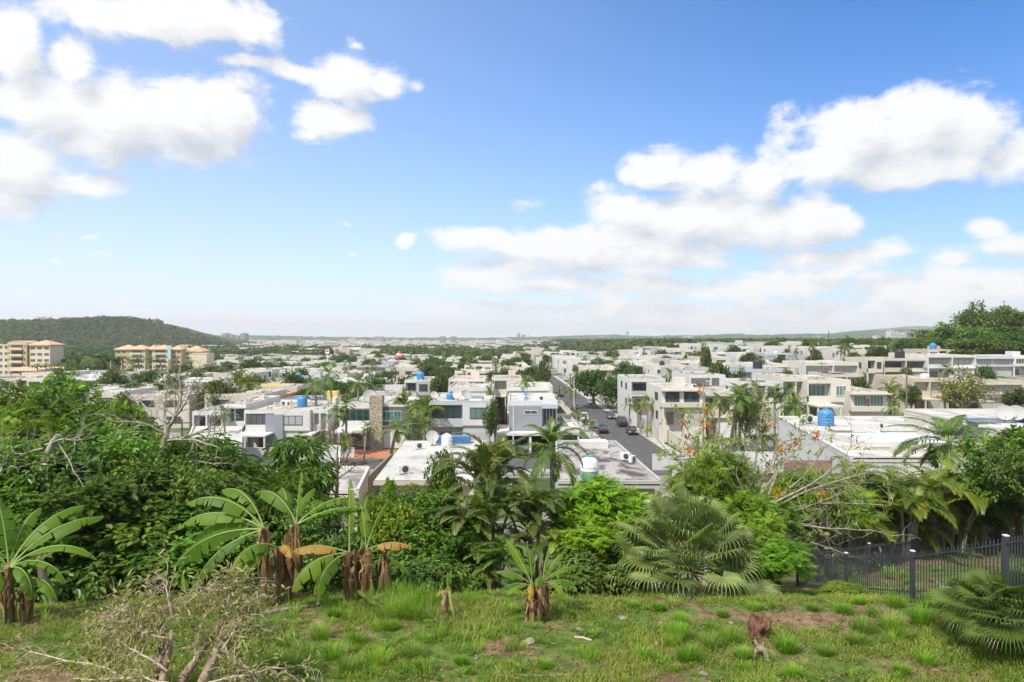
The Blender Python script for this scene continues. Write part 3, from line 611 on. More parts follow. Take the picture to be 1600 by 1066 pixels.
    if r.random() < .5: W.box(w*.55, w*.8, dp*.5, dp*.5 + 2.6, top, top + 1.6 if r.random() < .4 else top + .5)
    rf = MB(); rf.box(.15, w - .15, max(y0, 0) + .15, dp - .15, top - .1, top + .035)
    # seams, drains and vents of the roof
    for q in range(13):
        a, b = r.uniform(.6, w - 2), r.uniform(1, dp - 2); s_ = r.choice([.15, .2, .3, .5, .9]); rf.box(a, a + s_*r.uniform(.6, 1.6), b, b + s_, top, top + r.uniform(.15, .55))
    for q in range(3): a, b = r.uniform(.5, w*.6), r.uniform(1, dp - 1); rf.box(a, a + w*.35, b, b + .07, top, top + r.uniform(.06, .14))
    if r.random() < .6: a = r.uniform(.3, .7)*w; rf.box(a, a + .12, .3 + max(y0, 0), dp - .3, top, top + .12)
    out.insert(0, ('roof', rf.mesh('roof', rm), [])); out.insert(0, ('wall', W.mesh('wall', [wm, am]), []))
    out += [('window', a, [('pane', b)]) for a, b in wins]
    return out
def put_house(parts, label, loc, rz=0, sc=(1, 1, 1), group=None, name='house', cat='house'):
    rt = thing(name, label, cat, loc, rz, group, sc)
    for n, me, subs in parts:
        o = link(n, me, rt)
        for sn, sme in subs: link(sn, sme, o)
    return rt
# rooftop things, each a thing of its own
def tank_meshes():
    t = MB(); t.tube([(0, 0, 0), (0, 0, .05), (0, 0, 1.1), (0, 0, 1.3), (0, 0, 1.42)], [.62, .66, .66, .5, .25], 16)
    for z in (.3, .55, .8): t.tube([(0, 0, z - .04), (0, 0, z), (0, 0, z + .04)], [.66, .70, .66], 16, cap=False)
    l = MB(); l.tube([(0, 0, 1.40), (0, 0, 1.5)], [.24, .22], 12); return t, l
tk, lid = tank_meshes()
TANK = {n: (tk.mesh('tank', m), lid.mesh('lid', m2)) for n, m, m2 in (('blue', tankb, tankb), ('black', tankk, tankk), ('white', tankw, tankw))}
def tank(colr, x, y, z, label, s=1., group=None, sz=None):
    rt = thing('water_tank', label, 'water tank', (x, y, z), 0, group, (s, s, sz or s)); link('tank', TANK[colr][0], rt); link('lid', TANK[colr][1], rt)
ab = MB(); ab.box(-.45, .45, -.17, .17, .08, .72); ab.box(-.4, -.3, -.15, .15, 0, .08); ab.box(.3, .4, -.15, .15, 0, .08); AC1 = ab.mesh('body', steelw)
ab = MB(); ab.tube([(.1, -.175, .4), (.1, -.2, .4)], [.26, .24], 14); AC2 = ab.mesh('fan_grille', steeld)
def ac(x, y, z, label, rz=0, s=1., group=None):
    rt = thing('air_conditioner', label, 'air conditioner', (x, y, z), rz, group, (s, s, s)); link('body', AC1, rt); link('fan_grille', AC2, rt)
db = MB()
for k in range(4):
    r0, r1 = k*.14, (k + 1)*.14; n = 20; th = np.arange(n)*2*np.pi/n
    V = np.concatenate([np.stack([r0*np.cos(th), .5*(r0**2) + 0*th, r0*np.sin(th)], 1)*[1, -1, 1], np.stack([r1*np.cos(th), .5*r1**2 + 0*th, r1*np.sin(th)], 1)*[1, -1, 1]]); j = np.arange(n); jn = (j + 1) % n
    db.add(V + [0, 0, .75], np.stack([j, jn, n + jn, n + j], 1))
db.add(np.concatenate([np.stack([.56*np.cos(th), -.157 + 0*th, .56*np.sin(th)], 1), np.stack([.56*np.cos(th), -.12 + 0*th, .56*np.sin(th)], 1)]) + [0, 0, .75], np.stack([j, jn, n + jn, n + j], 1))
DISH = db.mesh('reflector', [ltgrey]); db = MB(); db.tube([(0, .05, 0), (0, .05, .75)], [.04, .04], 6); db.tube([(0, 0, .35), (0, -.5, .7)], [.015, .015], 4); DISHP = db.mesh('mast', steeld)
def dish(x, y, z, label, rz=0, s=1.):
    rt = thing('satellite_dish', label, 'satellite dish', (x, y, z), rz, None, (s, s, s)); o = link('reflector', DISH, rt); o.rotation_euler[0] = -.5; o.location = (0, -.35, .12); link('mast', DISHP, rt)
def panels(x, y, z, nx, ny, label, tilt=.15, pw=1.0, pd=1.7):
    rt = thing('solar_panel_array', label, 'solar panels', (x, y, z)); fr = MB()
    for j in range(ny):
        p = MB()
        for i in range(nx): p.box(i*(pw + .04), i*(pw + .04) + pw, j*(pd + .3), j*(pd + .3) + pd, .32, .36)
        o = p.build('panel_row', solar, rt)
        fr.box(-.05, nx*(pw + .04), j*(pd + .3) - .05, j*(pd + .3), 0, .34); fr.box(-.05, nx*(pw + .04), j*(pd + .3) + pd, j*(pd + .3) + pd + .05, 0, .34)
    fr.build('rack', steelw, rt)
def near_house(px0, px1, ytop, d, dp, st, sty, wm, am, rm, pm, seed, label, roof=.3, name='house', fm=None, rz=0):
    x0, x1 = X(px0, d), X(px1, d); zt = Z(ytop, d) - roof; g = min(H(x0, d), H(x1, d)); tall = 3.15*st + .1
    pr = house_parts(x1 - x0, dp, st, sty, wm, am, rm, pm, seed, fm, -4., roof)
    s = (zt - g)/tall; s = s if .75 < s < 1.35 else 1.0
    return put_house(pr, label, (x0, d, zt - tall*s), rz, (1, 1, s), None, name), x0, x1, zt
NH = near_house
# --- first row, beyond the cross street
NH(300, 347, 643, 110, 15, 1, 3, white, ltgrey, roofw, louverd, 1, 'low white flat-roofed house half hidden behind the bare tree')
_, a0, a1, z = NH(347, 384, 632, 113, 17, 2, 1, white, white, roofw, glassd, 2, 'narrow white two storey house with small palm before it, beside grey panelled house')
_, a0, a1, z = NH(381, 484, 641, 112, 17, 2, 0, white, white, roofc, louver, 3, 'white two storey house with balcony, grey middle panel and blue roof tank')
mb = MB(); mb.box(X(415, 111.9), X(442, 111.9), 111.75, 113, 0, z - .35); mb.build('wall', grey).name = 'panel_wall'
bpy.data.objects['panel_wall'].parent = _; bpy.data.objects['panel_wall'].matrix_parent_inverse = Matrix.Translation((-_.location.x, -_.location.y, -_.location.z))
tank('blue', X(472, 120), 120, z + .03, 'blue water tank on the roof of the grey panelled white house', 1.3); ac(X(450, 122), 122, z + .03, 'white air conditioner left of the blue tank on the panelled house')
ac(X(443, 123), 122.5, z + .03, 'second white air conditioner beside the blue tank on panelled house', .4)
NH(488, 512, 640, 113, 14, 2, 3, white, white, roofw, louver, 31, 'white side wing without balcony joined to the grey panelled house')
_, a0, a1, z = NH(528, 640, 633, 114, 16, 2, 0, white, dgrey, roofw, glassg, 4, 'white house with green windows and stone clad chimney behind two palms')
mb = MB(); mb.box(X(577, 113), X(597, 113), 112.9, 115, 0, z + 1.2); mb.build('chimney', stone, None).name = 'stone_chimney'
o = bpy.data.objects['stone_chimney']; o.parent = _; o.matrix_parent_inverse = Matrix.Translation((-_.location.x, -_.location.y, -_.location.z))
dish(X(569, 112), 116, z, 'large grey satellite dish beside the stone clad chimney', .3, 2.0)
dish(X(596, 118), 118, z, 'white round satellite dish on the white roof past the stone chimney', -.3, 1.5)
_, a0, a1, z = NH(669, 772, 627, 113, 17, 2, 0, pale, white, roofw, louverg, 5, 'pale house with white right bay over a garage, roof crowded with dishes and tanks')
dish(X(678, 117), 117, z, 'grey dish at the front left of the crowded roof', .3, 1.2); tank('blue', X(704, 119), 119, z + .03, 'blue tank among dishes on the crowded pale roof', 1.1, sz=.8); dish(X(715, 116), 116, z, 'white tilted dish right of the blue tank on crowded roof', -.4, 1.5); dish(X(727, 118), 118, z, 'second white dish on the crowded pale roof near solar panel', .6, 1.3)
panels(X(735, 118), 117, z, 2, 3, 'dark solar panel strip on the pale house beside its dishes')
# grey box house over a carport
x0, x1 = X(776, 112), X(872, 112); zt = Z(632, 112); rt = thing('house', 'grey box house with white frame standing over an open two car carport', 'house', (x0, 112, 0)); w = x1 - x0; u = MB()
u.box(2.0, w, 2.4, 19, 3.2, zt); u.box(2.0, w*.74, .3, 2.4, 3.25, zt - .35, 1); u.box(w*.74, w, .25, 2.4, 3.2, 3.9, 1); u.box(w*.74, w, 0, 2.4, zt - .7, zt - .002, 2); u.box(1.8, w + .1, -.2, 2.4, 2.9, 3.2); u.box(0, w + .1, -3, -.2, 2.85, 3.25)
u.box(0, .35, -3, 9, -2, 2.85); u.box(w*.52, w*.56, -2.8, -2.3, -2, 2.85); u.box(w - .3, w, -3, 9, -2, 2.85); u.box(.35, w - .3, 8, 9, -2, 3.2, 3); u.box(0, 2, -.2, 9, 2.9, 3.19)
ring(u, 2.0, w, 2.4, 19, zt - .02, zt + .4); u.build('wall', [white, grey, pale, darkin], rt); q = MB(); q.box(2.15, w - .15, 2.55, 18.85, zt, zt + .05); q.build('roof', roofw, rt)
for a, b in ((win_mesh('F', w*.77, w*.98, 4.0, zt - .75, 2.4, steelw, glassd, 4)), (win_mesh('F', w*.46, w*.66, zt - 1.6, zt - 1.1, .3, steelw, glassd, 2))): o = link('window', a, rt); link('pane', b, o)
tank('white', x0 + 4.3, 118, zt + .05, 'white tank on the grey box house roof', 1.0, sz=.7); dish(x0 + 5.6, 117, zt, 'small white dish on the grey box house roof', .2, 1.2); ac(x0 + 7.4, 117.5, zt + .05, 'air conditioner on the front right of the grey box house roof', .2, 1.2); tank('blue', x0 + 5, 121, zt + .05, 'blue tank behind the dish on grey box house roof', .8)
# terrace to its right
rt = thing('terrace', 'white roof terrace with open rail between grey box house and street', 'terrace', (x1 + .3, 108, 0)); u = MB(); u.box(0, 3.0, 2, 16, 2.9, 3.2); u.box(0, 3.0, 1.9, 2.1, 3.2, 4.1); u.box(2.9, 3.05, 2.1, 16, 3.2, 4.1); u.box(2.75, 3.0, 2.2, 2.5, 0, 2.9); u.box(0, .25, 2.2, 2.5, 0, 2.9); u.build('deck', white, rt)
rt = thing('garden_wall', 'white rendered garden wall curving along the street edge by the parked cars', 'wall', (X(905, 108), 100, 0)); u = MB(); u.tube([(0, 2, 1), (1.4, 3.2, 1), (1.6, 6, 1), (.9, 14, 1), (.2, 30, 1), (-.6, 48, 1)], [.01]*6, 4)
u = MB(); pts = [(-3, 1), (-.5, 1.4), (1.1, 2.6), (1.5, 5), (1.0, 14), (.4, 30), (-.3, 48)]
for (a, b), (c, e) in zip(pts, pts[1:]): u.add([(a, b, -1), (c, e, -1), (c + .18, e, -1), (a + .18, b, -1), (a, b, 1.9), (c, e, 1.9), (c + .18, e, 1.9), (a + .18, b, 1.9)], [(0, 1, 5, 4), (1, 2, 6, 5), (2, 3, 7, 6), (3, 0, 4, 7), (4, 5, 6, 7)])
u.build('wall', white, rt)
_, a0, a1, z = NH(793, 858, 606, 136, 16, 2, 1, white, beige, roofw, glassd, 6, 'white house with bare flat roof directly behind the grey box house')
NH(700, 770, 606, 134, 17, 2, 3, white, cream, roofw, glassd, 7, 'long white house behind the crowded pale roof')
NH(701, 758, 592, 150, 14, 2, 3, pink, cream, roofc, louverd, 8, 'pinkish beige house with two dark window bays under a wide visor')
NH(768, 815, 591, 150, 13, 2, 0, cream, beige, roofc, louver, 9, 'cream house with pale louvres left of a dark palm')
NH(562, 625, 620, 136, 15, 2, 2, cream, ltgrey, roofg, glassd, 10, 'cream house with grey weathered roof behind yellow green palms')
_, a0, a1, z = NH(425, 478, 628, 132, 15, 2, 3, pale, white, roofw, glassd, 11, 'pale blue house carrying a big dark solar panel array'); panels(a0 + .6, 134, z + .2, 6, 4, 'big dark solar panel array on the pale blue house roof')
NH(395, 428, 621, 142, 15, 2, 2, orange, cream, roofc, glassd, 12, 'orange rendered house beside the solar panel roof')
NH(632, 672, 594, 152, 14, 2, 0, white, ltgrey, roofw, glassd, 13, 'white house with grey bay and blue tank, left of a round dark tree'); tank('blue', X(657, 156), 156, Z(594, 152) - .2, 'blue tank on white house with the grey bay', 1.3)
NH(405, 440, 600, 172, 12, 2, 1, yellow, yellow, roofw, glassg, 14, 'yellow house with green window among white houses')
# --- near roofs below the slope
def flat_house(name, label, c, zr, wm, rm, over=.5, wz=-1.2, wins=(), deep=.32, parap=0):
    """single storey house from the four roof corners (front left, front right, back right, back left)"""
    c = np.array(c, float); x0, y0 = c[:, 0].min(), c[:, 1].min(); rt = thing(name, label, 'house', (c[:, 0].mean(), c[:, 1].mean(), zr - 3.2)); o = np.array([c[:, 0].mean(), c[:, 1].mean()])
    q = c - o; inn = q*(1 - over/np.linalg.norm(q, axis=1).mean()*1.3)
    def pr(q, z0, z1): n = len(q); return [(*p, z0) for p in q] + [(*p, z1) for p in q], [(i, (i + 1) % n, n + (i + 1) % n, n + i) for i in range(n)]
    u = MB(); v, f = pr(inn, -7, 3.2 - deep); u.add(v, f); 
    if parap:
        for i in range(4):
            a, b = q[i], q[(i + 1) % 4]; n = nrm(np.array([b[1] - a[1], a[0] - b[0]]))*-.2; u.add([(*a, 3.1), (*b, 3.1), (*(b + n), 3.1), (*(a + n), 3.1), (*a, 3.2 + parap), (*b, 3.2 + parap), (*(b + n), 3.2 + parap), (*(a + n), 3.2 + parap)], [(0, 1, 5, 4), (1, 2, 6, 5), (2, 3, 7, 6), (3, 0, 4, 7), (4, 5, 6, 7)])
    u.build('wall', wm, rt); v, f = pr(q, 3.2 - deep, 3.2); e = MB(); e.add(v, f); e.add(v[:4], [(0, 1, 2, 3)]); e.build('eave', wm, rt)
    s = MB(); qi = q*.985; v, f = pr(qi, 3.2 - .01, 3.2 + .03); s.add(v, f); s.add(v[4:], [(0, 1, 2, 3)]); s.build('roof', rm, rt)
    for (t0, t1, z0, z1, pm) in wins:      # along the front edge
        a, b = inn[0], inn[1]; p0, p1 = a + (b - a)*t0, a + (b - a)*t1; L = np.linalg.norm(p1 - p0); fm_, pm_ = win_mesh('F', 0, L, z0, z1, 0, steelw, pm, max(2, int(L/.8)), 0)
        w_ = link('window', fm_, rt, (p0[0], p0[1], 0)); w_.rotation_euler[2] = math.atan2(p1[1] - p0[1], p1[0] - p0[0]); link('pane', pm_, w_)
    return rt
z1 = 8.0
D_ = lambda py, z: (CZ - z)*FX/(py - HY)
def cpt(px, py, z): d = D_(py, z); return (X(px, d), d)
flat_house('house', 'single storey house with broad clean white roof sloping away below the banana plants', [cpt(583, 752, z1), cpt(742, 752, z1), cpt(760, 689, z1), cpt(632, 689, z1)], z1, beige, roofw, .7, wins=[(.08, .3, 1.0, 2.4, louver), (.4, .6, 1.0, 2.4, louver)])
for px, py, s in ((653, 703, .9), (681, 713, .6), (630, 742, 1.0)):
    d = D_(py, z1); ac(X(px, d), d, z1 + .03, {653: 'small white roof unit near back left of the broad white roof', 681: 'tiny roof vent in the middle of the broad white roof', 630: 'roof unit near the front edge of the broad white roof'}[px], .5, s)
d = D_(697, z1); dish(X(675, d), d, z1, 'dark grey satellite dish at the back of the broad white roof', .2, 1.1); tank('white', X(698, d), d, z1 + .03, 'white tank beside the dark dish on the broad white roof', .8)
mb = MB(); mb.box(0, 3.4, 0, 1.2, 0, .9); rt = thing('water_trough', 'blue rectangular cistern box at the rear edge of broad white roof', 'cistern', (X(682, 68), 67.4, z1 - .2)); mb.build('basin', M_plain('blue_paint', (.06, .16, .30), .5), rt); mb = MB(); mb.box(.1, 3.3, .1, 1.1, .9, .93); mb.build('lid', tankb, rt)
rt = flat_house('house', 'single storey house with dark stained concrete roof and a round tank', [cpt(868, 757, z1), cpt(1036, 757, z1), cpt(962, 692, z1), cpt(868, 692, z1)], z1, ltgrey, roofd, .8, wins=[(.1, .4, 1.0, 2.3, louverd), (.5, .9, 1.0, 2.3, louverd)], parap=.25)
mb = MB(); d = D_(697, z1); ox, oy = rt.location.x, rt.location.y; mb.box(X(905, d) - ox, X(905, d) - ox + 2.6, d - 1.6 - oy, d - oy, 3.23, 3.85); mb.build('roof_hatch', white, rt)
d = D_(748, z1); rt = thing('water_tank', 'round white and sea green water tank on the stained roof', 'water tank', (X(921, d), d, z1)); mb = MB(); mb.tube([(0, 0, 0), (0, 0, .1), (0, 0, .62)], [.62, .68, .68], 18, 1); mb.tube([(0, 0, .62), (0, 0, 1.25), (0, 0, 1.5), (0, 0, 1.62)], [.685, .67, .5, .2], 18, 0)
for z in (.3, .6, .9): mb.tube([(0, 0, z - .03), (0, 0, z), (0, 0, z + .03)], [.68, .715, .68], 18, 0 if z > .6 else 1, cap=False)
mb.build('tank', [tankw, tankg], rt, True); mb = MB(); mb.tube([(0, 0, 1.6), (0, 0, 1.72)], [.25, .22], 14); mb.build('lid', tankg, rt)
d = D_(720, z1); ac(X(978, d), d, z1, 'cream air conditioner at right edge of the stained roof', -.6, .95); ac(X(988, d - 1), d - 1, z1, 'second air conditioner with black fan at right edge of stained roof', .9, .8)
flat_house('house', 'low house with grubby grey roof behind leafless branches', [cpt(478, 772, 7.4), cpt(560, 772, 7.4), cpt(578, 734, 7.4), cpt(500, 734, 7.4)], 7.4, pink, roofg, .3, parap=.3)
flat_house('house', 'low house with white flat roof left of the grey paving', [cpt(430, 730, 6.4), cpt(530, 730, 6.4), cpt(532, 700, 6.4), cpt(440, 700, 6.4)], 6.4, white, roofg, .3, parap=.3)
flat_house('house', 'low house with slate grey roof glimpsed between the tree crowns', [cpt(295, 728, 5), cpt(352, 728, 5), cpt(352, 700, 5), cpt(295, 700, 5)], 5, ltgrey, roofd, .2, parap=.2)
flat_house('house', 'low white roofed house behind the big bare tree', [cpt(290, 694, 4.5), cpt(378, 694, 4.5), cpt(378, 668, 4.5), cpt(300, 668, 4.5)], 4.5, white, roofw, .2, parap=.2)
rt = thing('garden_wall', 'brown rendered boundary wall beside the broad white roofed house', 'wall', (X(583, 60), 58, 4)); mb = MB(); mb.box(-.3, -.1, -8, 12, -1, 2.6); mb.build('wall', brownw, rt)
rt = thing('paved_yard', 'terracotta paved front yard beside the grey cross street', 'yard', (X(590, 108), 108, 0)); mb = MB(); mb.box(-9, 9, -3.5, 4, .02, .12); mb.build('paving', paver, rt)
rt = thing('garden_wall', 'low white yard wall in front of the grey panelled white house', 'wall', (X(450, 104.5), 105, 0)); mb = MB(); mb.box(-14, 10, 0, .2, 0, 1.5); mb.box(-14, 10, -.05, .25, 1.5, 1.58); mb.build('wall', white, rt)
# --- right of the street
_, a0, a1, z = NH(1035, 1100, 606, 118, 14, 2, 1, ivory, cream, roofw, glassd, 20, 'cream two storey house with wide dark ribbon window on the street corner')
NH(1100, 1150, 612, 119, 12, 2, 3, ivory, beige, roofc, glassd, 21, 'cream house wing with brown garage front, right of the ribbon window house'); ac(a1 - 1, 121, z + .02, 'air conditioner at the right roof edge of the ribbon window house'); ac(a1 - 2.3, 121.4, z + .02, 'second air conditioner on the ribbon window house')
NH(1078, 1134, 586, 141, 16, 2, 3, white, ltgrey, roofg, louver, 22, 'white house with long row of pale louvres and cluttered grey roof')
NH(985, 1040, 592, 140, 17, 2, 3, white, ltgrey, roofg, glassd, 23, 'white house with tall side wall just beyond the big street trees')
NH(1150, 1232, 577, 163, 14, 2, 3, pale, pale, roofg, louver, 24, 'pale blue grey house with black tank behind the modern white house'); tank('black', X(1184, 168), 168, Z(577, 163) - .2, 'black water tank on the pale blue grey house', 1.7)
_, a0, a1, z = NH(1160, 1222, 598, 117, 13, 2, 2, white, white, roofg, glassd, 25, 'modern white house with stacked dark windows behind tall palms', fm=steeld)
mb = MB(); rt = thing('garden_wall', 'white rendered garden wall with black band before the modern white house', 'wall', (X(1170, 108), 107, H(X(1190, 108), 107))); mb.box(0, 6, 0, .25, -1, 1.3); mb.box(-.02, 6.02, -.03, .28, 1.3, 1.9, 1); mb.build('wall', [white, dgrey], rt)
_, a0, a1, z = NH(1262, 1330, 594, 124, 17, 2, 0, ivory, ivory, roofc, louverg, 26, 'large cream house with two rows of green louvred windows')
NH(1222, 1262, 590, 126, 16, 2, 3, ivory, cream, roofc, glassd, 27, 'tall blank cream wall house joined left of green louvred house', fm=steelw)
_, a0, a1, z = NH(1332, 1388, 612, 121, 12, 1, 1, cream, cream, roofc, louverg, 28, 'single storey cream garage block with wide green grey shutter')
NH(1300, 1345, 585, 150, 12, 1, 3, cream, tilet, tilet, glassd, 29, 'house with brown clay tile roof behind green louvred house')
_, a0, a1, z = NH(1427, 1478, 592, 140, 15, 2, 3, beige, beige, roofc, louver, 30, 'beige house with white shutter and recessed louvred windows'); tank('white', X(1445, 144), 144, z, 'pair of squat white tanks seen as one on the beige house', 1.4, sz=.8)
NH(1480, 1600, 597, 139, 15, 2, 1, beige, brownw, roofg, louver, 32, 'long beige house with a wide projecting slab, behind a single small tree')
NH(1355, 1380, 560, 184, 12, 2, 0, cream, cream, roofc, louverd, 33, 'narrow cream house at left end of upper terrace row'); _, a0, a1, z = NH(1381, 1450, 560, 185, 14, 2, 3, cream, beige, roofc, glassd, 34, 'cream house with three window bays and black tank on upper terrace'); tank('black', X(1406, 188), 188, z, 'black water tank on the three bay cream terrace house', 1.9)
_, a0, a1, z = NH(1450, 1525, 555, 184, 16, 2, 3, white, white, roofw, louver, 35, 'big plain white house in the middle of the upper terrace row'); NH(1526, 1583, 558, 186, 16, 2, 1, pale, ltgrey, roofg, louver, 36, 'pale grey house with small windows right of the big plain white house')
NH(1584, 1640, 556, 186, 16, 2, 2, white, grey, roofw, glassd, 37, 'white and grey house cut by the edge of the view, upper terrace row')
_, a0, a1, z = NH(1545, 1600, 541, 225, 14, 2, 0, white, ltgrey, roofw, glassg, 38, 'white house with green windows and blue tank under the wooded hill'); tank('blue', X(1572, 228), 228, z, 'blue tank on the house under the wooded hill', 1.8)
_, a0, a1, z = NH(1450, 1500, 546, 222, 14, 2, 2, beige, cream, roofc, glassd, 39, 'beige house with deep blue tank behind the upper terrace row'); tank('blue', X(1458, 226), 226, z, 'deep blue tank on the beige house behind the terrace row', 1.6)
NH(1500, 1545, 543, 224, 14, 2, 3, white, orange, roofw, louver, 40, 'white house with orange balcony front below the hill trees')
NH(1160, 1255, 571, 190, 14, 1, 1, cream, beige, roofc, louver, 41, 'long low cream house beyond the pale blue grey house'); NH(1258, 1342, 567, 178, 15, 2, 3, ivory, ltgrey, roofw, louver, 42, 'ivory house with two long window bays behind the tile roofed house')
flat_house('house', 'near white house with broad cluttered roof and big blue tank', [cpt(1330, 716, 9.8), cpt(1480, 716, 9.8), cpt(1440, 652, 9.8), cpt(1216, 652, 9.8)], 9.8, white, roofw, .05, deep=.3, parap=.12)
zq = 9.85
for px, py, s, l in ((1291, 665, 1.12, 'big blue water tank on the near white house with cluttered roof'),): d = D_(py, zq); tank('blue', X(px, d), d, zq, l, s)
for px, py, s, l in ((1262, 662, 1.2, 'boxy air conditioner left of the big blue tank'), (1252, 664, .9, 'black fan unit leftmost on the near cluttered white roof'), (1374, 672, .9, 'small air conditioner behind the middle of the cluttered white roof'), (1355, 671, .8, 'upright white unit near centre of the cluttered white roof')): d = D_(py, zq); ac(X(px, d), d, zq, l, .3, s)
mb = MB(); d = D_(676, zq); rt = thing('duct_box', 'long white ductwork box across the near cluttered roof', 'duct', (X(1335, d), d, zq)); mb.box(0, 2.4, 0, 1.2, 0, .8); mb.box(-1.5, 0, .3, .7, .1, .4); mb.box(2.4, 6, .4, .8, .05, .35); mb.box(1.0, 1.3, -4, 0, 0, .3); mb.build('duct', white, rt)
mb = MB(); d = D_(703, zq); rt = thing('roof_step', 'low white roof step near the front edge of the cluttered white roof', 'roof section', (X(1400, d), d, zq)); mb.box(-4, 4, 0, .35, 0, .35); mb.box(-1.2, -.4, -2, -1.4, 0, .4); mb.box(2, 2.3, -3, 0, 0, .15); mb.build('slab', cream, rt)
mb = MB(); d = D_(682, zq); rt = thing('roof_hatch', 'cream roof hatch between the blue tank and the ductwork box', 'hatch', (X(1308, d), d, zq)); mb.box(0, 1.4, 0, 1.2, 0, .5); mb.box(-.1, 1.5, -.1, 1.3, .5, .56); mb.build('box', cream, rt)
mb = MB(); d = D_(692, zq); rt = thing('roof_step', 'white raised roof section in front of the ductwork box', 'roof section', (X(1365, d), d, zq)); mb.box(-2, 4.5, -3.5, 2.5, 0, .45); mb.box(-2.1, 4.6, -3.6, -3.4, .2, .6); mb.build('slab', white, rt)
rt = flat_house('house', 'near cream house with solar racks, green panel and brown shutter', [cpt(1560, 672, 11), cpt(1720, 672, 11), cpt(1640, 641, 11), cpt(1412, 641, 11)], 11, cream, roofw, .05, deep=.3, parap=.15)
for px, py, l in ((1571, 664, 'left of the two big grey dishes on the near cream house'), (1588, 664, 'right of the two big grey dishes on the near cream house')): d = D_(py, 11); dish(X(px, d), d, 11, l, -.5, 1.25)
d = D_(663, 11); tank('blue', X(1604, d), d, 11, 'bright blue tank at the picture edge beside two grey dishes', 1.0)
d = D_(660, 11); panels(X(1488, d), d - 3.5, 11, 7, 2, 'low solar panel racks on the near cream house roof')
rt = flat_house('house', 'near beige house below the red flowering tree with dark tall windows', [cpt(1128, 733, 9.2), cpt(1222, 733, 9.2), cpt(1222, 706, 9.2), cpt(1128, 706, 9.2)], 9.2, beige, roofg, .4, wins=[(.12, .26, .7, 2.5, glassd), (.32, .5, .7, 2.5, glassd)])
flat_house('house', 'near house with brick red awning behind the bare branches', [cpt(1225, 742, 9), cpt(1300, 742, 9), cpt(1300, 720, 9), cpt(1225, 720, 9)], 9, beige, tilet, .3, wins=[(.1, .7, .6, 2.4, glassd)])
for k, (px, py, L, h, rz, lab) in enumerate(((1020, 712, 7, 2.2, .1, 'long white boundary wall between the palms and the flowering tree'), (1052, 738, 6, 2.0, .3, 'cream yard wall beside the near end of the street'), (1165, 705, 6, 1.6, -.15, 'low white wall behind the red flowers'))):
    d = D_(py, 3 if k else 1.0); d = min(d, 95); x = X(px, d); rt = thing('garden_wall', lab, 'wall', (x, d, H(x, d)), rz); mb = MB(); mb.box(0, L, 0, .2, -1, h); mb.box(-.04, L + .04, -.04, .24, h, h + .08); mb.box(L*.5, L*.5 + 1.2, -.02, .22, 0, h - .15, 1); mb.build('wall', [white, brownw], rt)
rt = thing('garden_wall', 'long cream wall along the right pavement behind the parked cars', 'wall', (rx(110) + 6.6, 108, 0)); mb = MB(); mb.add([(0, 0, -1), (-1.5, 62, -1), (-1.3, 62, -1), (.2, 0, -1), (0, 0, 2.3), (-1.5, 62, 2.3), (-1.3, 62, 2.3), (.2, 0, 2.3)], [(0, 1, 5, 4), (1, 2, 6, 5), (2, 3, 7, 6), (3, 0, 4, 7), (4, 5, 6, 7)]); mb.build('wall', cream, rt)
rt = thing('garden_wall', 'white wall with yellow gate further along the street past big trees', 'wall', (rx(200) + 6.8, 184, 0)); mb = MB(); mb.box(0, .2, 0, 60, 0, 2.2); mb.box(-.05, .25, 20, 24, 0, 2.4, 1); mb.build('wall', [white, yellow], rt)
# --- the rest of the town: streets of flat roofed houses
rg = random.Random(5); PR = []
combos = [(white, white, roofw, glassd), (white, ltgrey, roofw, louver), (cream, beige, roofc, glassd), (white, cream, roofg, louverd), (ivory, ivory, roofw, louverg), (pink, cream, roofc, glassd), (pale, white, roofw, louver), (beige, white, roofg, glassd), (white, grey, roofw, glassd), (ltgrey, white, roofg, louver), (ivory, beige, roofc, glassd), (yellow, white, roofw, glassd), (white, pale, roofw, glassg)]
cname = ['white', 'white grey fronted', 'cream', 'white weathered roofed', 'ivory', 'pinkish', 'pale blue', 'beige', 'white dark panelled', 'light grey', 'ivory beige fronted', 'yellow fronted', 'white pale banded']
for i, (a, b, c, e) in enumerate(combos): PR.append(house_parts(12.5, 14.5, 2 if i % 4 != 3 else 1, i % 4, a, b, c, e, 100 + i, g=-2.5))
tops = [3.15*(2 if i % 4 != 3 else 1) + .1 for i in range(len(combos))]
ordw = ['first', 'second', 'third', 'fourth', 'fifth', 'sixth', 'seventh', 'eighth', 'ninth', 'tenth', 'eleventh', 'twelfth', 'thirteenth', 'fourteenth', 'fifteenth', 'sixteenth', 'seventeenth', 'eighteenth', 'nineteenth', 'twentieth']
for a in ('twenty', 'thirty', 'forty'): ordw += [a + '-' + b for b in ordw[:9]] + [a[:-1] + 'ieth' if a != 'twenty' else 'thirtieth']
slots = []; rows = [139, 165, 186, 215, 236, 265, 286, 315, 336, 363, 382, 409, 428, 452, 471]
taken = [(-200, 20, 100, 155), (20, 96, 100, 150)]
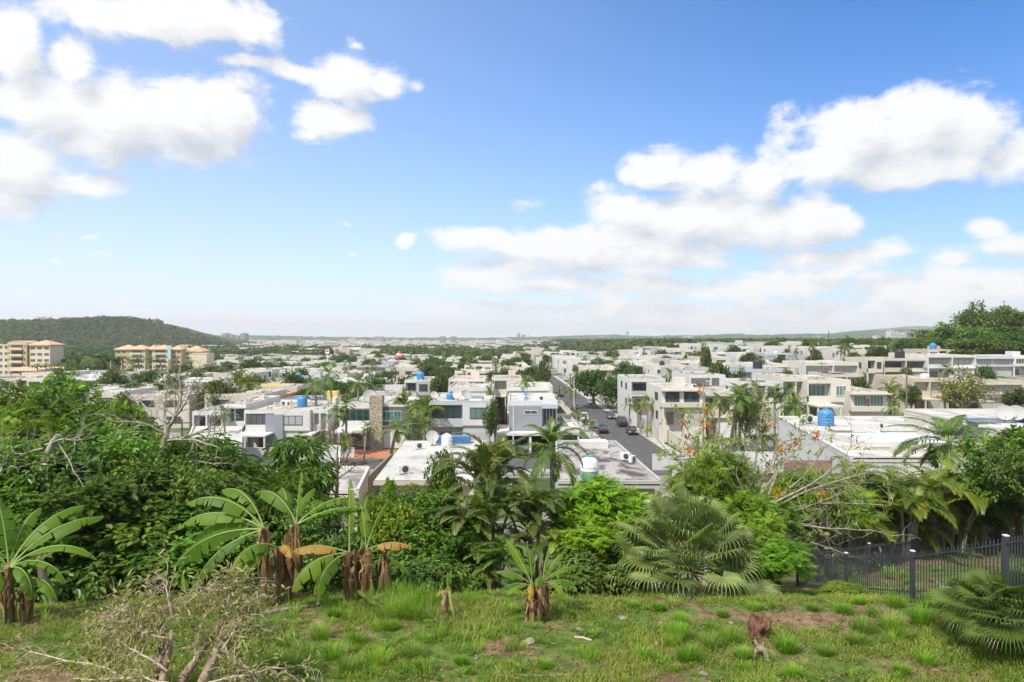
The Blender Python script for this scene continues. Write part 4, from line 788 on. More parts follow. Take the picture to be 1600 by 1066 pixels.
for ri, y in enumerate(rows):
    for side in (-1, 1):
        n = 0; x = rx(min(y, 330)) + (9 if side > 0 else -9); 
        while abs(x) < .74*y + 16:
            cx = x + side*7.2; n += 1
            ok = True; px = 800 + cx/y*FX
            if y < 160 and (px > 390 or side > 0): ok = False
            if side > 0 and ((y < 200 and px > 1340) or (y < 170 and px < 1160) or (1140 < px < 1345 and 158 < y < 195) or (y < 235 and px > 1430)): ok = False
            if y < 200 and 690 < px < 780 and y < 160: ok = False
            if (px < 345 and y > 255) or (px < 110 and y > 225): ok = False
            if side > 0 and cx > 120 + (y - 215)*.3 and y > 210: ok = False
            if rg.random() < (.06 if y < 300 else .10 + max(0, y - 400)/200): ok = False
            if ok: slots.append((y, side, n, cx, ri))
            x += side*rg.uniform(14.4, 15.6)
slots.sort(); HS = []
for (y, side, n, cx, ri) in slots[:248]:
    i = rg.choice([0, 1, 1, 2, 2, 3, 3, 4, 5, 6, 7, 8, 9, 9, 10, 4] + [11, 12]*(rg.random() < .5)); s = rg.uniform(.93, 1.07); flip = (ri % 2 == 1) if y > 160 else True
    rz = 0 if not flip else math.pi; g = H(cx, y + 7); mx = -1 if rg.random() < .5 else 1
    ox = cx - 6.25*s*mx*(1 if rz == 0 else -1); oy = y + rg.uniform(0, 2) + (14.5 if rz else 0)
    lab = '%s house, %s row beyond cross street, %s %s of long street' % (cname[i], ordw[ri], ordw[n - 1], 'left' if side < 0 else 'right')
    put_house(PR[i], lab, (ox, oy, g), rz, (s*mx, 1, rg.uniform(.95, 1.12)), 'flat roofed houses of the town rows'); HS.append((cx, y, g + tops[i]*1.03, lab, ri, n, side))
ob = MB()       # rows too far to count one by one
for (y, side, n, cx, ri) in slots[248:]:
    g = H(cx, y + 7); w, h, q = rg.uniform(10.5, 13), rg.choice([3.6, 6.6, 6.6, 6.9]), rg.randrange(5); yy = y + rg.uniform(0, 3); ob.box(cx - w/2, cx + w/2, yy, yy + 14, g - 2, g + h, q); ring(ob, cx - w/2, cx + w/2, yy + .01, yy + 13.9, g + h, g + h + .35, .2, q)
    k = rg.uniform(-.1, .2)*w; ob.box(cx - w*.42, cx + k - .4, yy - .06, yy + .1, g + h - 2.4, g + h - .8, 5); ob.box(cx + k + .4, cx + w*.42, yy - .06, yy + .1, g + h - 2.3, g + h - .9, 5); ob.box(cx - w/2 - .1, cx + k, yy - 1, yy, g + h - .4, g + h - .1, q)
    if rg.random() < .5: ob.box(cx - 2, cx + 1.5, yy + 4, yy + 7, g + h, g + h + 1.5, (q + 1) % 5)
if ob.n: tag(ob.build('outer_town_houses', [white, cream, ltgrey, ivory, beige, glassd]), '' if 0 else 'pale flat roofed houses of the outermost town rows before the tree belt', 'houses', kind='stuff')
for (cx, y, zt, lab, ri, n, side) in HS:
    q = rg.random(); wl = '%s row, %s %s of the long street' % (ordw[ri], ordw[n - 1], 'left' if side < 0 else 'right')
    if q < .26 and y < 330:
        c = rg.choice(['blue', 'black', 'white']); tank(c, cx + rg.uniform(-4, 4), y + rg.uniform(4, 10), zt, '%s roof tank on house in %s' % (c, wl), rg.uniform(.9, 1.4), 'water tanks on the town roofs')
    if rg.random() < .5 and y < 250: ac(cx + rg.uniform(-4, 4), y + rg.uniform(3, 11), zt, 'roof air conditioner on house in %s' % wl, rg.uniform(0, 6), 1.3, 'air conditioners on the town roofs')
    if rg.random() < .12 and y < 250: panels(cx - 3, y + 6, zt, 5, 2, 'solar panels on house in %s' % wl)
# far suburbs: past anything one could count
fb = MB(); cols = [white, cream, beige, roofw, ltgrey]
for k in range(3600):
    d = rg.uniform(480, 2400); px = rg.uniform(-120, 1720)
    if d < 700 and (px < 350 or noise.noise((px*.006, d*.01, 2)) < -.05): continue
    if noise.noise((px*.012, d*.004, 9)) < -.12: continue
    if px < 380 and d > 800 and d < 1150 and px > 90: pass
    x = X(px, d)
    if x > 95 and d < 640: continue
    if px < 360 and d > 1150: continue
    w, dd, h = rg.uniform(9, 22), rg.uniform(9, 16), rg.uniform(3.5, 8); q = rg.randrange(5); fb.box(x, x + w, d, d + dd, -1, h + max(0, (d - 900)*.003), q)
    if rg.random() < .5: fb.box(x + w*.15, x + w*.85, d - .1, d, h*.55, h*.8, 5)
o = fb.build('far_suburb_houses', cols + [glassd]); tag(o, 'pale low houses of the far suburbs scattered among distant trees', 'suburb', kind='stuff')
# long pale building and towers
def tower(px0, px1, top, base, d, label, wm, pm, nb, nf, dp=18, cols_=3, name='tower_block', cat='tower block', gap=.25):
    x0, x1 = X(px0, d), X(px1, d); z0 = max(-1, Z(base, d) - 6); zt = Z(top, d); rt = thing(name, label, cat, (x0, d, z0)); w = x1 - x0; h = zt - z0; u = MB()
    for k in range(nb):
        a, b = w*k/nb, w*(k + 1 - (gap if nb > 1 else 0))/nb; s = h*(1 - .12*((k*7) % 3)*(nb > 1)); u.box(a, b, 0, dp, 0, s); u.box(a + (b - a)*.35, a + (b - a)*.65, dp*.3, dp*.6, s, s + h*.05)
        fh = s/nf; p = MB()
        for f in range(nf):
            for c in range(cols_): p.box(a + (b - a)*(c + .2)/cols_, a + (b - a)*(c + .8)/cols_, -.25, .1, f*fh + fh*.35, f*fh + fh*.78)
        p.build('window_bank', pm, rt)
    u.build('wall', wm, rt); return rt
tower(347, 384, 521, 545, 1500, 'cluster of pale slab towers right of the green hill', ltgrey, glassg, 4, 14, 25, 4)
tower(585, 598, 526, 537, 2300, 'broad pale slab block on the skyline beyond the red sign', ltgrey, glassd, 1, 10, 25, 5)
tower(544, 556, 528, 538, 2400, 'squat cream block on the skyline left of broad slab', cream, glassd, 1, 7, 25, 5)
tower(687, 696, 526, 544, 1500, 'left one of the slim twin towers mid skyline', ltgrey, glassd, 1, 16, 14, 3); tower(704, 713, 526, 544, 1500, 'right one of the slim twin towers mid skyline', ltgrey, glassd, 1, 16, 14, 3)
tower(808, 812.5, 521, 534, 4600, 'tallest left one of three faint far towers', grey, glassd, 1, 20, 30, 2); tower(815, 821, 523, 534, 4600, 'broad middle one of three faint far towers', grey, glassd, 1, 20, 30, 2); tower(826.5, 828, 524, 534, 4600, 'thin mast like right one of three faint far towers', grey, glassd, 1, 20, 10, 2)
tower(979, 982.5, 518, 532, 3300, 'lone slim tower standing on the far ridge', ltgrey, glassd, 1, 18, 16, 2)
tower(1066, 1085, 524, 541, 1500, 'dark and white tower block beyond the town centre', grey, louver, 1, 14, 20, 3); tower(1071, 1081, 525.6, 541, 1498, 'pale central slab in front of the dark tower block', white, glassd, 1, 14, 2, 3)
tower(1026, 1056, 533, 545, 1700, 'stepped pale institutional blocks left of the dark tower', cream, glassd, 5, 5, 30, 4, 'institution_block', 'building', .1)
tower(1392, 1417, 517, 532, 1300, 'wide white apartment block before the far right hills', white, glassd, 3, 9, 18, 4, gap=.05)
tower(1368, 1376, 525, 533, 1500, 'small white slab just left of the wide white block', white, glassd, 1, 6, 14, 3); tower(655, 664, 527.5, 533, 4200, 'faint low block on the horizon left of the twin towers', ltgrey, glassd, 1, 6, 20, 4)
tower(664, 725, 557, 566, 560, 'long low beige commercial building among the town trees', cream, louverd, 1, 2, 30, 12, 'commercial_building', 'building'); tower(970, 1060, 540, 546, 1000, 'long white low warehouse beyond the town trees', white, glassd, 2, 2, 40, 8, 'warehouse', 'warehouse', .05)
tower(855, 945, 542, 548, 900, 'pale row of white terraces in the middle distance', white, glassd, 9, 2, 16, 3, 'terrace_row', 'building', .06)
# apartment buildings on the left
def hip(mb, x0, x1, y0, y1, z, h, mi=0, ov=.8):
    x0 -= ov; x1 += ov; y0 -= ov; y1 += ov; r_ = min(x1 - x0, y1 - y0)/2*.9
    if x1 - x0 > y1 - y0: a, b = (x0 + r_, (y0 + y1)/2, z + h), (x1 - r_, (y0 + y1)/2, z + h)
    else: a, b = ((x0 + x1)/2, y0 + r_, z + h), ((x0 + x1)/2, y1 - r_, z + h)
    v = [(x0, y0, z), (x1, y0, z), (x1, y1, z), (x0, y1, z), a, b, (x0, y0, z - .35), (x1, y0, z - .35), (x1, y1, z - .35), (x0, y1, z - .35)]
    if x1 - x0 > y1 - y0: mb.add(v, [(0, 1, 5, 4), (2, 3, 4, 5)], mi); mb.add(v, [(1, 2, 5), (3, 0, 4)], mi)
    else: mb.add(v, [(1, 2, 5, 4), (3, 0, 4, 5)], mi); mb.add(v, [(0, 1, 4), (2, 3, 5)], mi)
    mb.add(v, [(0, 1, 7, 6), (1, 2, 8, 7), (2, 3, 9, 8), (3, 0, 6, 9), (6, 7, 8, 9)], mi)
acream = M_wall('apartment_cream', (.64, .57, .42), .15); atan = M_wall('apartment_tan', (.56, .41, .24), .15)
def apartments(name, d, secs, label, nf):
    X0 = X(secs[0][0], d); rt = thing(name, label, 'apartment building', (X0, d, H(X0, d))); u = MB(); rf = MB(); g = H(X0, d); dpz = 10
    for (p0, p1, top, dy, mi, rt_, kind, nc) in secs:
        a, b = X(p0, d) - X0, X(p1, d) - X0; h = Z(top, d) - g; u.box(a, b, dy, dy + dpz, -3, h, mi); u.box(a - .15, b + .15, dy - .15, dy + .3, h - .5, h + .05, 0)
        if rt_ > 0: hip(rf, a, b, dy, dy + dpz, h + .4, rt_)
        elif rt_ < 0:
            n = 9; th = np.linspace(0, math.pi, n); v = [(a + (b - a)*(1 - math.cos(t))/2, yy, h + math.sin(t)*-rt_) for yy in (dy - .1, dy + dpz) for t in th]
            u.add(v, [(i, i + 1, n + i + 1, n + i) for i in range(n - 1)], mi); u.add(v[:n], [list(range(n))], mi)
        fh = h/nf
        for f in range(nf):
            z = f*fh
            if kind == 'bal':
                p = MB(); p.box(a + (b - a)*.2, a + (b - a)*.8, dy - .05, dy + .1, z + .5, z + fh - .6); p.build('balcony_shade_panel', darkin, rt); p = MB(); p.box(a + (b - a)*.17, a + (b - a)*.83, dy - 1.2, dy, z + .1, z + .35); p.box(a + (b - a)*.17, a + (b - a)*.83, dy - 1.2, dy - 1.1, z + .35, z + 1.2); p.build('balcony', acream, rt)  # dark flat panel on the wall stands in for the balcony recess shade
                for q in (.07, .88):
                    m1, m2 = win_mesh('F', a + (b - a)*q, a + (b - a)*(q + .06), z + 1, z + fh - .9, dy, steelw, glassd, 1); o = link('window', m1, rt); link('pane', m2, o)
            elif kind == 'win':
                for c in range(nc):
                    cx = a + (b - a)*(c + .5)/nc; ww = min(1.3, (b - a)/nc*.33); m1, m2 = win_mesh('F', cx - ww, cx + ww, z + 1.0, z + fh - .7, dy, steelw, glassd if kind else louver, 3); o = link('window', m1, rt); link('pane', m2, o)
    u.build('wall', [acream, atan], rt); rf.build('roof', tile, rt); return rt
apartments('apartment_building', 333, [(-60, 16, 538.5, 0, 0, 0, 'win', 7), (16, 46, 537, -2, 1, -1.4, 'bal', 0), (48, 80, 540, -1, 0, 2.2, 'win', 3)], 'cream and tan apartment building with hipped orange roof, the one at the picture edge', 5)
mb = MB(); rt = thing('entrance_canopy', 'low orange tiled canopy at the foot of the cream and tan apartments', 'canopy', (X(20, 322), 320, 0)); hip(mb, 0, 26, 0, 7, 3.2, 1.6); mb.build('roof', tile, rt); mb = MB()
for k in range(6): mb.box(k*5.1, k*5.1 + .4, .2, .6, -1, 2.9); mb.box(k*5.1, k*5.1 + .4, 6.4, 6.8, -1, 2.9)
mb.build('posts', acream, rt).name = 'column_row'
apartments('apartment_building', 400, [(180, 207, 547, 0, 1, 2.6, 'win', 3), (207, 232, 546.5, -4, 0, 2.4, 'bal', 0), (232, 243, 547, 0, 1, 2.6, 'win', 1), (243, 268, 546.5, -4, 0, 2.4, 'bal', 0), (268, 283, 547, 0, 1, 2.4, 'win', 2), (283, 310, 550, 4, 0, 3.0, 'win', 3), (301, 324, 552, -1, 0, 0, '', 0)], 'long cream apartment block with orange tile roof and blank end wall behind palms', 4)
mb = MB(); rt = thing('banner', 'tall pale blue banner hung on the long cream apartment block', 'banner', (X(264, 394), 394, 0)); mb.box(-.9, .9, 0, .1, 6, 13.5); mb.build('cloth', M_plain('banner_cloth', (.35, .60, .68), .7), rt); mb = MB(); mb.tube([(0, .2, 0), (0, .2, 14)], [.08, .06], 6); mb.build('pole', steelw, rt)
# ------------------------------------------------------------------ cars
def car_meshes(L=4.5, W=1.8, Hh=1.45, suv=False):
    hb = .82 if not suv else .95; prof = [(-L/2, .32), (-L/2 + .05, .62), (-L/2 + .12, hb - .08), (-L*.22, hb + .02), (L*.27, hb + .04), (L/2 - .08, hb - .02), (L/2, .6), (L/2 - .02, .32)]
    b = MB(); n = len(prof); xs = [(-W/2, .0), (-W/2 + .06, 1), (W/2 - .06, 1), (W/2, .0)]; V = []
    for x, up in xs:
        for y, z in prof: V.append((x if up == 0 else x, y*(1 if up else .985), z if up else .32 + (z - .32)*.90))
    F = [(k*n + i, k*n + i + 1, (k + 1)*n + i + 1, (k + 1)*n + i) for k in range(3) for i in range(n - 1)]; b.add(V, F); b.add(V, [list(range(n)), [3*n + n - 1 - i for i in range(n)]])
    b.add(V, [(0, n, 2*n, 3*n), (n - 1, 3*n - 1 + 0*n, 2*n - 1, n - 1 + 0)][:1])
    t = Hh; g0 = [(-L*.24, hb), (-L*.10, t - .06), (L*.20 if not suv else L*.34, t - .04), (L*.36 if not suv else L*.44, hb)]
    gl = MB(); V = [(s*(W/2 - (.09 if z < t - .2 else .24)), y, z) for s in (-1, 1) for y, z in g0]; gl.add(V, [(0, 1, 2, 3), (7, 6, 5, 4), (0, 4, 5, 1), (3, 2, 6, 7)])
    rf = MB(); y1, y2 = g0[1][0], g0[2][0]; rf.box(-W/2 + .26, W/2 - .26, y1 - .02, y2 + .02, t - .07, t)
    for s in (-1, 1):
        for (ya, za), (yb, zb_) in zip(g0, g0[1:]): rf.tube([(s*(W/2 - (.09 if za < t - .2 else .24)), ya, za), (s*(W/2 - (.09 if zb_ < t - .2 else .24)), yb, zb_)], [.04, .04], 4)
    w = MB(); w.tube([(-.1, 0, 0), (.1, 0, 0)], [.33, .33], 14); w.add([(-.1, .33*math.cos(a), .33*math.sin(a)) for a in np.linspace(0, 6.28, 15)[:-1]], [list(range(14))])
    ri = MB(); ri.tube([(-.115, 0, 0), (.115, 0, 0)], [.18, .18], 10); ri.add([(-.115, .18*math.cos(a), .18*math.sin(a)) for a in np.linspace(0, 6.28, 11)[:-1]], [list(range(10))])
    hl = MB(); hl.box(-.22, .22, -.03, .06, -.07, .07); return b, gl, rf, w, ri, hl
CARS = {}
lampm = M_plain('lamp_glass', (.7, .7, .68), .15); tail = M_plain('tail_lamp', (.35, .02, .02), .25); tyre = M_plain('tyre_rubber', (.03, .03, .03), .85)
def car(x, y, rz, colr, label, suv=False, s=1.):
    key = (colr, suv)
    if key not in CARS:
        pm = M_plain('car_paint_' + colr, {'black': (.02, .021, .024), 'blue': (.05, .22, .50), 'white': (.72, .72, .72), 'silver': (.32, .40, .40), 'green': (.22, .34, .24), 'grey': (.09, .095, .10)}[colr], .22, .1, var=.02)
        b, gl, rf, w, ri, hl = car_meshes(suv=suv, L=4.7 if suv else 4.5, Hh=1.75 if suv else 1.45); CARS[key] = (b.mesh('body', pm), gl.mesh('window', glassd), rf.mesh('roof', pm), w.mesh('wheel', tyre), ri.mesh('rim', lampm), hl.mesh('headlight', lampm), hl.mesh('tail_lamp', tail))
    b, gl, rf, w, ri, hl, tl = CARS[key]; rt = thing('parked_car', label, 'car', (x, y, H(x, y) + .08), rz, 'cars parked along the street', (s, s, s)); link('body', b, rt); link('window', gl, rt); link('roof', rf, rt)
    for sx in (-.78, .78):
        for sy in (-1.4, 1.4): o = link('wheel', w, rt, (sx, sy, .33)); link('rim', ri, o)
        link('headlight', hl, rt, (sx*.8, -2.24, .66)); link('tail_lamp', tl, rt, (sx*.8, 2.22, .7))
car(X(987, 131), 131, -.03, 'black', 'black car nearest the camera in the line of three by the palms'); car(X(972, 143), 143, -.03, 'black', 'black pickup height car in the middle of the line of three', True, 1.08); car(X(955, 156), 156, -.03, 'grey', 'dark grey car at the far end of the line of three')
car(X(942, 133), 133, 3.1, 'black', 'lone black car parked against the left kerb'); car(X(927, 141), 141, 3.1, 'silver', 'teal silver car behind the white wall on the left kerb', False); car(X(912, 152), 152, 3.1, 'white', 'white van by the left kerb beyond the teal silver car', True, 1.05)
car(rx(176) - 3.2, 176, 3.1, 'grey', 'grey car by the left kerb past the small verge palms'); car(rx(190) + 3.1, 190, 0, 'silver', 'silver car by the right kerb beyond the big round trees'); car(rx(214) - 3.2, 214, 3.1, 'black', 'dark car far up the left kerb of the street'); car(rx(236) + 3.1, 236, 0, 'white', 'white car far up the right kerb of the street')
car(X(794, 110), 110.3, .0, 'blue', 'bright blue car parked in the left bay of the carport'); car(X(817, 112), 113, .0, 'white', 'white car in the shade of the right carport bay', True)
car(X(1152, 106), 106, .1, 'grey', 'dark car inside the open garage behind the palms')
# ------------------------------------------------------------------ poles
def pole(px, d, top, label, rad=.14, arms=0, lamp=False, name='utility_pole', mat=None):
    x = X(px, d); g = H(x, d); h = Z(top, d) - g; rt = thing(name, label, 'pole', (x, d, g)); u = MB(); u.tube([(0, 0, -.5), (0, 0, h)], [rad, rad*.7], 8); u.build('pole', mat or barkg, rt)
    if arms: u = MB(); [u.box(-1, 1, -.06, .06, h - .5 - .6*k, h - .38 - .6*k) for k in range(arms)]; u.build('crossarm', barkd, rt)
    if lamp: u = MB(); u.tube([(0, 0, h), (0, -.8, h + .35), (0, -1.7, h + .3)], [.05, .04, .04], 5); u.build('lamp_arm', ltgrey, rt); u = MB(); u.box(-.14, .14, -2.2, -1.6, h + .2, h + .34); u.build('lamp_head', ltgrey, rt)
    return rt, h
pole(172.5, 300, 566, 'tall pale concrete pole rising among the trees below the cream apartments', .35, 0, False, 'utility_pole', concrete)
pole(284, 78, 655, 'grey wooden pole beside the big bare tree', .12, 1, False, mat=barkd); pole(802, 104, 636, 'slim white metal pole in front of the carport', .09, 0, False, 'lamp_post', steelw)
pole(1099, 84, 598, 'grey concrete pole standing among the red flowers', .13, 1, True); pole(1417, 118, 578, 'brown wooden pole by the beige house garage', .16, 1, False, mat=bark)
pole(1284, 150, 565, 'thin pole above the tile roofed house', .1, 1, False, mat=bark); pole(1295, 420, 517, 'tall dark mast above the trees on the right skyline', .3, 0, False, 'radio_mast', barkd)
pole(841, 205, 566, 'street lamp post left of the long street far down', .1, 0, True, 'lamp_post', steelw); pole(897, 165, 592, 'street lamp post beside small street palms', .1, 0, True, 'lamp_post', steelw); pole(564, 380, 550, 'pale lamp mast above the town roofs near centre left', .18, 0, True, 'lamp_post', steelw)
pole(1360, 260, 545, 'pole with crossarms by upper terrace trees', .15, 2, False, mat=bark); pole(1569, 262, 470, 'pole standing above the hill trees', .15, 1, False, mat=bark)
rt, h = pole(511.5, 330, 549, 'tall white pole with red and white sign board above the town', .25, 0, False, 'sign_pole', steelw); u = MB(); u.box(-.9, .9, -.3, -.1, h - 1.2, h + .9); u.build('sign_board', tankw, rt); u = MB(); u.box(-.6, .6, -.36, -.3, h - .3, h + .5); u.build('red_panel', M_plain('red_sign', (.5, .04, .03), .5), rt)
# ------------------------------------------------------------------ plant prototypes
T_broad = [tree_proto('broadleaf_tree', 10 + k, 7, 3.0, .60, 2.5, 16, 85, 7, .26, .15, 'simple', l_dark, barkd, (.26, .42), .16, .28, .3, .08) for k in range(3)]
T_mid = [tree_proto('leafy_tree', 20 + k, 7, 2.8, .60, 2.6, 15, 80, 7, .20, .10, 'simple', l_mid, bark, (.24, .42), .13, .3, .3, .1) for k in range(2)]
T_bright = tree_proto('bright_shrub', 30, 3.4, 1.7, .55, 1.35, 12, 60, 6, .22, .12, 'simple', l_bright, bark, (.28, .42), .06, .2, .35, .1, 3)
T_lime = tree_proto('lime_green_tree', 31, 4.2, 1.9, .70, 1.1, 15, 55, 5, .30, .12, 'pinnate', l_lime, barkg, (.22, .34), .06, .3, .25, .05, 4)
T_flam = tree_proto('feathery_tree', 32, 5.0, 2.2, .68, 1.4, 13, 48, 4, .42, .13, 'pinnate', l_bright, barkg, (.24, .38), .09, .35, .25, .15, 2)
T_droop = tree_proto('drooping_tree', 33, 6, 2.4, .62, 2.2, 15, 85, 7, .34, .06, 'simple', l_mid, barkd, (.22, .36), .12, .3, .75, .1)
T_olive = tree_proto('scrubby_shrub', 34, 3, 1.8, .5, 1.2, 13, 45, 5, .17, .06, 'simple', l_olive, barkg, (.25, .42), .05, .2, .2, .2, 3)
T_under = tree_proto('understorey_shrub', 35, 2.6, 1.6, .5, 1.2, 11, 50, 5, .24, .12, 'simple', l_mid, barkd, (.3, .45), .05, .2, .45, .1, 3)
P_maca = areca_proto('clumping_palm', 41, 8, 4.6, 2.1, l_palm, 7, .8, .46, .055, 30, 1.7)
P_areca = [areca_proto('areca_palm_clump', 42 + k, 10, 4.3, 2.5, l_areca, 6, 1.0, .50, .04, 38, 2.2) for k in range(2)]
P_coco = [palm_proto('palm_tree', 50 + k, 7.5, 17, 2.9, .75, .07, 36, two=True, curve=1.9, lean=.5) for k in range(2)]
P_town = [palm_proto('palm_tree', 55 + k, 8 + k, 15, 2.6, .75, .10, 22, two=False, curve=2.0, lean=.7) for k in range(4)]
P_ytown = palm_proto('palm_tree', 60, 6, 13, 1.9, .55, .09, 20, l_areca, two=False, curve=2.0, lean=.2)
P_bush = areca_proto('palm_clump', 61, 6, 4, 2.4, l_areca, 6, .9, .6, .09, 16, 1.8)
P_fan = fanpalm_proto('fan_palm', 70, 84, 1.5, .72, .7, segs=30)
P_fan2 = fanpalm_proto('fan_palm', 71, 56, 1.05, .78, .45, l_palm, (-.25, 1.45), 240, 38)
T_town = [tree_proto('town_tree', 80 + k, 6.5, 2.9, .62, 2.1, 11, 50, 4, .50, .32, 'simple', l_town, bark, (.28, .46), .18, .28, .2, .05, 1, False, twig=.5) for k in range(5)]
T_hill = [tree_proto('hill_tree', 90 + k, 10, 4.6, .58, 4.0, 14, 60, 4, .62, .36, 'simple', l_mid, bark, (.24, .44), .25, .25, .2, .1, 1, False, twig=.6) for k in range(3)]
T_lightt = tree_proto('light_tree', 97, 6.5, 3.1, .64, 2.0, 14, 45, 4, .36, .2, 'simple', l_olive, barkg, (.2, .34), .16, .3, .2, .2, 1, False, twig=.5)
# ------------------------------------------------------------------ the slope: what stands behind the lawn
gL = 'big leaved trees massed on the left slope'
left = [  # px, d, top row, width px, kind
 (-40, 33, 572, 220, 0), (28, 31, 600, 180, 2), (105, 30, 618, 180, 0), (-10, 25, 640, 230, 4), (165, 33, 632, 140, 1), (218, 29, 655, 200, 0), (130, 25, 668, 210, 3), (60, 24, 700, 190, 3), (285, 27, 690, 200, 1), (210, 23, 742, 230, 0), (335, 25, 742, 190, 2), (100, 22.5, 770, 210, 1), (310, 22, 800, 180, 0), (-50, 23, 720, 220, 1), (255, 24.5, 715, 170, 3)]
words_ = ['towering over the left edge of the slope', 'whose crown meets the cream apartments', 'with the highest glossy crown above the shaded hollow', 'with feathery look low at the picture edge', 'just left of the big bare tree top', 'wrapped round the base of the big bare tree', 'in the middle of the left leaf wall', 'directly above the left banana plant', 'right of the bare tree, before the grubby roofs', 'overhanging the dark hollow by the fallen branches', 'behind the tall banana clump', 'touching the tips of the left banana leaves', 'low beside the tall banana clump with deep shade below', 'at the extreme left, half out of view', 'between bare tree and drooping palm frond']
for (px, d, top, w, k), ws in zip(left, words_):
    pr = [T_broad[0], T_broad[1], T_mid[0], T_mid[1], T_flam][k]; place(pr, ('dark' if k < 2 else 'mid green') + ' leafy tree ' + ws, 'tree', px, d, top=top, w=w*1.05, group=gL)
for i, (px, d, top, w, ws) in enumerate([(110, 21.5, 862, 170, 'right of the left banana plant'), (190, 22, 850, 170, 'above the strip of shaded lawn'), (268, 21.3, 858, 150, 'behind the fallen branches'), (345, 21.2, 862, 130, 'left of the banana trunks'), (30, 21.5, 872, 130, 'behind the left banana trunk'), (500, 21, 845, 110, 'between the two banana clumps'), (640, 21.4, 872, 130, 'right of the yellowing banana clump'), (705, 21.2, 880, 100, 'above the tiny banana sapling'), (905, 21, 868, 120, 'below the lime green tree'), (960, 21.6, 880, 110, 'left foot of the big fan palm'), (1160, 21.4, 890, 90, 'right foot of the big fan palm')]):
    place(T_under, 'dark low shrub ' + ws, 'shrub', px, d, top=top, w=w, group='low shrubs along the back of the lawn')
place(T_lime, 'yellow green tree with feathery crown low at the left picture edge', 'tree', 35, 23, top=745, w=140)
place(T_droop, 'tree with fine drooping foliage behind the tall banana clump', 'tree', 398, 29, top=682, w=200); place(T_droop, 'smaller fine leaved drooping tree above the tall banana clump', 'tree', 455, 26.5, top=738, w=130)
place(T_droop, 'fine leaved drooping tree between bare tree and white roofs', 'tree', 318, 31, top=718, w=120)
place(T_mid[1], 'mid green tree growing between the two banana clumps', 'tree', 505, 24, top=785, w=110); place(T_under, 'shaded shrub behind the yellowing banana clump', 'shrub', 575, 22.5, top=835, w=120)
place(T_bright, 'glossy bright green shrub right of the yellowing banana clump', 'shrub', 618, 23.5, top=782, w=100); place(T_broad[2], 'dark tree with brighter young leaves in front of the white roof', 'tree', 655, 25, top=768, w=150); place(T_mid[0], 'pale green bushy tree just under the broad white roof', 'tree', 640, 29, top=760, w=120)
place(T_broad[1], 'slender dark tree rising before the broad white roof and palm', 'tree', 692, 27, top=706, w=64); place(T_bright, 'spindly light green sapling under the broad white roof', 'shrub', 603, 31, top=752, w=44); place(T_broad[0], 'dark bush filling the gap left of the clumping palm', 'tree', 705, 23.2, top=820, w=120)
place(P_maca, 'tall clumping palm with many arching fronds left of the carport view', 'palm', 762, 25.5, top=672, w=200, group='clumping palms in the middle of the slope'); place(P_maca, 'lower clumping palm drooping beneath the tallest one', 'palm', 735, 23.5, top=765, w=165, group='clumping palms in the middle of the slope'); place(P_maca, 'clumping palm behind the small banana plant', 'palm', 835, 24.0, top=745, w=185, group='clumping palms in the middle of the slope', rz=2.)
place(P_maca, 'low clumping palm right of the small banana plant', 'palm', 898, 22.8, top=828, w=120, rz=1.1, group='clumping palms in the middle of the slope'); place(P_maca, 'low leaning clumping palm below the tallest one, near lawn', 'palm', 778, 22.4, top=840, w=130, rz=4.2, group='clumping palms in the middle of the slope')
place(P_coco[0], 'single slender palm with dark crown left of the stained roof', 'palm', 866, 30, top=655, w=100, h=None)
place(T_lime, 'yellow green round topped tree below the stained roof', 'tree', 945, 24.5, top=753, w=150); place(T_lime, 'small lime green shrub under the round topped yellow green tree', 'tree', 925, 23, top=812, w=120); place(T_under, 'dark bush at the foot of the yellow green tree', 'shrub', 950, 22.4, top=838, w=130)
place(P_fan, 'huge bushy fan palm with split blades at the lawn edge', 'fan palm', 1077, 21.4, top=772, w=232, rz=.5)
place(T_flam, 'bright green feathery tree above the huge fan palm', 'tree', 1098, 27, top=690, w=150, rz=.3); place(T_flam, 'bright green feathery tree lower right of the huge fan palm', 'tree', 1175, 24, top=770, w=150, rz=2.3)
place(T_flam, 'sprawling pale green bush spreading onto the lawn left of the fence', 'shrub', 1203, 21.2, top=846, w=125, rz=1.3); place(T_flam, 'feathery green bush right beside the huge fan palm', 'shrub', 1190, 22.3, top=820, w=120, rz=4.3); place(T_bright, 'low light green bush against the fence foot', 'shrub', 1312, 20.3, top=915, w=75)
place(T_flam, 'green feathery foliage mixed with the bare branches', 'tree', 1290, 33, top=738, w=180, rz=3.3); place(T_mid[1], 'mid green tree below the bare branches behind the fence', 'tree', 1240, 33, top=770, w=120); place(T_mid[0], 'shaded tree behind the left end of the fence', 'tree', 1300, 41, top=780, w=120)
for i, (px, d, top, w, ws) in enumerate([(1335, 37, 720, 190, 'leftmost, mixed with bare branches'), (1415, 36, 722, 200, 'in the middle, below the single palm crown'), (1490, 38, 728, 190, 'right of the middle, reaching the dark tree'), (1385, 39, 745, 180, 'standing forward, behind the rear fence'), (1455, 40, 745, 180, 'with an orange dying frond'), (1530, 40, 738, 150, 'rightmost, against the dark tree')]):
    place(P_areca[i % 2], 'yellow green areca clump ' + ws, 'palm', px, d, top=top, w=w*1.05, group='areca palms behind the fence', rz=i*1.3)
for i, (px, w, ws) in enumerate([(1330, 110, 'leftmost'), (1395, 110, 'second from left'), (1455, 110, 'in the middle'), (1515, 110, 'second from right'), (1568, 90, 'rightmost')]): place(T_mid[0] if i % 2 else P_areca[1], 'low growth beneath the areca clumps behind the rear fence, ' + ws, 'shrub', px, 42 + i, top=782 + (i*7) % 11, w=w*1.2, group='undergrowth behind the rear fence', name='undergrowth_shrub')
